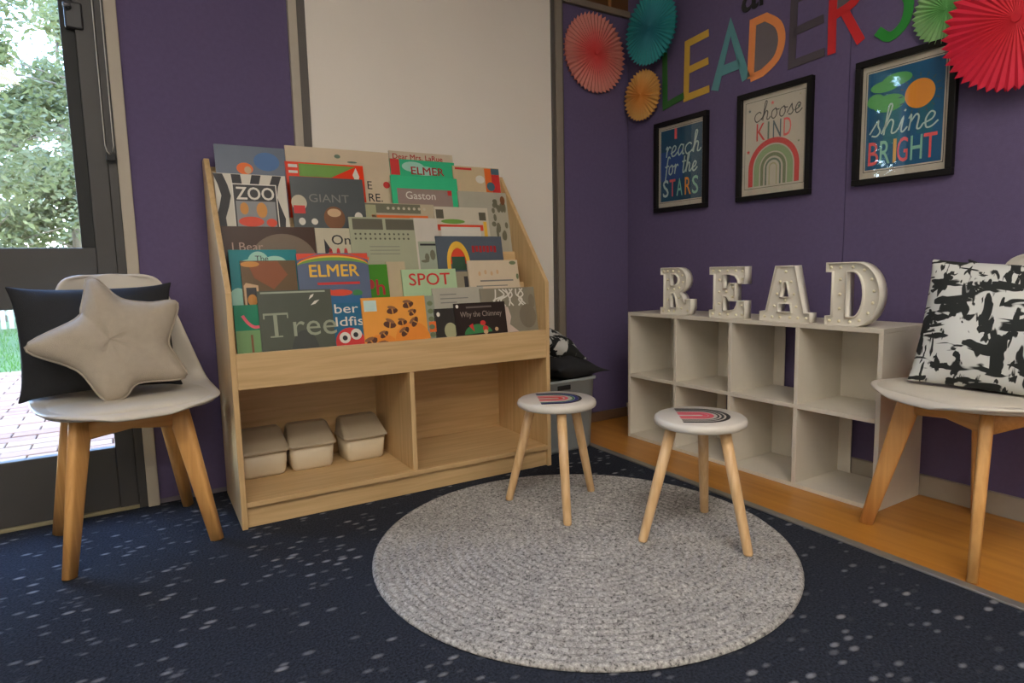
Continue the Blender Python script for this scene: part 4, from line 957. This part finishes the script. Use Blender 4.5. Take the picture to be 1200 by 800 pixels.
# front tier
t, W_, H_ = book('green picture book with a pink mark, left end of the front tier', 0, 1, (273, 357.5), (304, 357), cover('greenpink', (30, 122, 92)))
art('artwork', [rect(.001, W_-.001, .001, H_-.085)], C('soft_green', (110, 150, 92)), t, E_[0]); art('artwork', ribbon(smoothpts([(.025, H_-.035), (.04, H_-.06), (.06, H_-.075), (.085, H_-.072)]), .010), PINK, t, E_[1]); art('artwork', [rect(.045, .052, .001, H_-.10)], BRN, t, E_[1])
t, W_, H_ = book('dark grey-green picture book titled Tree', 0, 0, (300.5, 340.5), (387, 339), cover('tree', (84, 88, 78)))
TP_ = C('tree_title', (150, 156, 132))
text('ree', .098, H_-.158, .078, TP_, t, E_[1], -.012, width=W_*.60); art('lettering', [rect(.012, .092, H_-.083, H_-.076), rect(.044, .056, H_-.155, H_-.08), rect(.030, .070, H_-.158, H_-.153), rect(.012, .017, H_-.095, H_-.08), rect(.088, .092, H_-.095, H_-.08)], TP_, t, E_[1])
art('artwork', [ell(W_*.58, .09, .045, .075), ell(W_*.7, .06, .04, .05)], C('tree_dark', (62, 66, 60)), t, E_[0]); art('artwork', [[(W_*.68, H_-.035), (W_*.74, H_-.025), (W_*.76, H_-.015), (W_*.71, H_-.02)], [(W_*.70, H_-.055), (W_*.77, H_-.05), (W_*.83, H_-.036), (W_*.76, H_-.04)]], WHT, t, E_[1]); art('artwork', [rect(.01, W_-.02, H_-.010, H_-.004)], C('pale_sage', (160, 168, 146)), t, E_[1])
t, W_, H_ = book('blue picture book with white letters and a round red fish, front tier', 0, 1, (386, 345.5), (424, 347), cover('fishblue', (54, 104, 132)))
art('artwork', [rect(.001, W_-.001, H_-.026, H_-.001)], C('blue_strip', (30, 96, 140)), t, E_[0]); text('ber', .008, H_-.062, .034, WHT, t, E_[1], .01, width=.085); text('ldfis', .008, H_-.108, .034, WHT, t, E_[1], .01, width=.10)
art('artwork', [ell(W_*.5, H_-.165, .052, .050)], RED, t, E_[1]); art('artwork', [ell(W_*.34, H_-.150, .020, .020), ell(W_*.70, H_-.140, .020, .020)], WHT, t, E_[2]); art('artwork', [ell(W_*.34, H_-.151, .009, .009), ell(W_*.68, H_-.142, .009, .009)], BLK, t, E_[3])
t, W_, H_ = book('orange picture book covered with bees, front tier', 0, 0, (422.5, 349.5), (497, 346), cover('beeorange', (226, 160, 84)))
art('artwork', [ell(W_*.75, .10, .07, .07), ell(W_*.25, .09, .06, .04)], C('bee_orange', (232, 140, 40)), t, E_[0]); art('artwork', [rect(.008, .055, H_-.05, H_-.010)], PALE, t, E_[1])
def rot(p, cx_, cz_, a): return [(cx_+(x-cx_)*math.cos(a)-(z-cz_)*math.sin(a), cz_+(x-cx_)*math.sin(a)+(z-cz_)*math.cos(a)) for x, z in p]
bees = [(.46, .04), (.72, .02), (.78, .05), (.40, .09), (.60, .085), (.80, .085), (.63, .12), (.30, .125), (.10, .15), (.28, .165), (.42, .2), (.2, .21), (.68, .17)]
rb_ = random.Random(3)
for k, (x, z) in enumerate(bees):
    a_ = rb_.uniform(-.2, 1.1); x_ = W_*x; z_ = H_-z-.012; sz = rb_.uniform(1.0, 1.55)
    art('artwork', [rot(ell(x_, z_, .017*sz, .009*sz, 10), x_, z_, a_)], C('bee_brown', (84, 44, 20)), t, E_[1]); art('artwork', [rot(ell(x_-.004, z_+.009*sz, .013*sz, .005*sz, 8), x_, z_, a_-.3)], C('bee_wing', (140, 92, 56)), t, E_[2]); art('artwork', [rot(rect(x_-.002, x_+.003, z_-.008*sz, z_+.006*sz), x_, z_, a_)], C('amber', (206, 140, 60)), t, E_[3])
t, W_, H_ = book('mottled grey picture book just right of the bee book, front tier', 0, 1, (486, 344), (508, 349), cover('greymottle', (150, 156, 140)))
art('artwork', [ell(W_*.75, H_-.03-.03*k, .012, .010, 8) for k in range(5)], C('olive', (112, 124, 88)), t, E_[0]); art('artwork', [rect(W_-.03, W_-.002, H_-.14, H_-.10)], ORG, t, E_[0])
t, W_, H_ = book('pale grey picture book with lines of small print, front tier', 0, 2, (506, 337), (566, 336.5), cover('greylines', (176, 172, 158)))
art('artwork', [rect(.03, W_*.45+.05*(k % 2), H_-.028-.016*k, H_-.024-.016*k) for k in range(3)], FAINT, t, E_[0])
t, W_, H_ = book('charcoal picture book with a pale oval, front tier', 0, 1, (507.5, 361.5), (536, 361), cover('charcoal', (58, 56, 52)))
art('artwork', [ell(W_*.62, H_-.088, .026, .032)], C('pale_olive', (170, 168, 128)), t, E_[0]); art('artwork', [ell(.018, H_-.022, .007, .009)], WHT, t, E_[0])
t, W_, H_ = book('black-brown picture book with a green and red figure, front tier', 0, 0, (531.5, 354.5), (591, 354), cover('blackbrown', (50, 42, 38)))
text('Why the Chimney', .022, H_-.055, .022, C('title_grey', (150, 138, 126)), t, E_[0], .01, width=W_*.82); art('print_line', [rect(.05, .05+W_*.5, H_-.021, H_-.014)], C('title_dim', (104, 94, 86)), t, E_[0])
art('artwork', [arc(W_*.42, H_-.125, .062, .04, 10, 180)], GRN, t, E_[0]); art('artwork', [[(W_*.24, H_-.09), (W_*.32, H_-.082), (W_*.34, H_-.115)], ell(W_*.52, H_-.082, .012, .010), ell(W_*.56, H_-.105, .012, .012)], RED, t, E_[1]); art('artwork', [ell(W_*.56, H_-.118, .010, .009), ell(W_*.78, H_-.11, .008, .008)], TAN, t, E_[2]); art('artwork', [ell(.012, H_-.012, .006, .007)], WHT, t, E_[0])
t, W_, H_ = book('grey and white picture book with tangled branches, right end of the front tier', 0, 1, (562, 338), (628.5, 336), cover('branches', (138, 132, 116)))
art('artwork', [[(.05, .001), (.055, H_-.06), (.12, H_-.08), (.13, H_-.12), (.12, H_-.15), (.17, H_-.19), (.18, .001)]], C('blush', (206, 184, 168)), t, E_[0])
sq = []
rnd = random.Random(9)
for k in range(9):
    x = .07+.016*k; sq += ribbon(smoothpts([(x, H_-.005), (x+rnd.uniform(-.03, .03), H_-.03), (x+rnd.uniform(-.03, .03), H_-.05), (x+rnd.uniform(-.03, .03), H_-.075)]), .006)
art('artwork', [[(min(max(q[0], .002), W_-.002), q[1]) for q in p] for p in sq], C('paper_white', (220, 214, 200)), t, E_[1]); art('artwork', [ell(W_-.045, H_-.12, .04, .05), ell(W_-.02, H_-.06, .015, .03)], C('bark_grey', (120, 110, 92)), t, E_[2])
bpy.context.view_layer.update()

# ================================================================= BIN AND CUSHIONS IN THE CORNER
p = onz(695, 524, .004)
bn = thing('grey_bin', 'grey plastic bin holding cushions beside the bookcase', 'bin', (p.x-.120, p.y+.140, 0))
b = B()
def rring(b, hw, hd, z, rr):
    out = []
    for cx_, cy_, a in ((hw-rr, -hd+rr, -90), (hw-rr, hd-rr, 0), (-hw+rr, hd-rr, 90), (-hw+rr, -hd+rr, 180)):
        out += [(cx_+rr*math.cos(math.radians(a+q*22.5)), cy_+rr*math.sin(math.radians(a+q*22.5)), z) for q in range(5)]
    return [b.bm.verts.new(q) for q in out]
rg = [rring(b, .128, .112, 0, .03), rring(b, .138, .12, .012, .035), rring(b, .152, .132, .318, .04), rring(b, .160, .140, .322, .04), rring(b, .160, .140, .334, .04), rring(b, .148, .128, .334, .04), rring(b, .132, .116, .02, .03)]
for P_, Q_ in zip(rg, rg[1:]):
    for i in range(20): b.bm.faces.new((P_[i], P_[(i+1) % 20], Q_[(i+1) % 20], Q_[i]))
b.bm.faces.new(rg[0][::-1]); b.bm.faces.new(rg[-1])
BINM = M('bin_grey', (150, 156, 156), .5, .05)
obj('tub_body', b, BINM, bn, 0, True)
b = B(); b.box(-.075, -.005, -.1405, -.136, .292, .312); obj('handle_slot', b, BLACKF, bn, .002)
c4 = cushion('square_cushion', 'black cushion with pointed corner lying on the grey bin', .285, .30, .12, BLACKFAB, .05, 6)
c4.location = (bn.location.x+.020, bn.location.y-.02, .380); c4.rotation_euler = (math.radians(-88), math.radians(6), math.radians(8))
c5 = cushion('square_cushion', 'black and white print cushion on top of the pile in the bin', .27, .27, .13, BR, .02, 8)
c5.location = (bn.location.x-.02, bn.location.y+.01, .485); c5.rotation_euler = (math.radians(-80), math.radians(22), math.radians(10))
bpy.context.view_layer.update(); c5.matrix_world = c5.matrix_world @ Matrix.Rotation(PI/2, 4, 'Y')
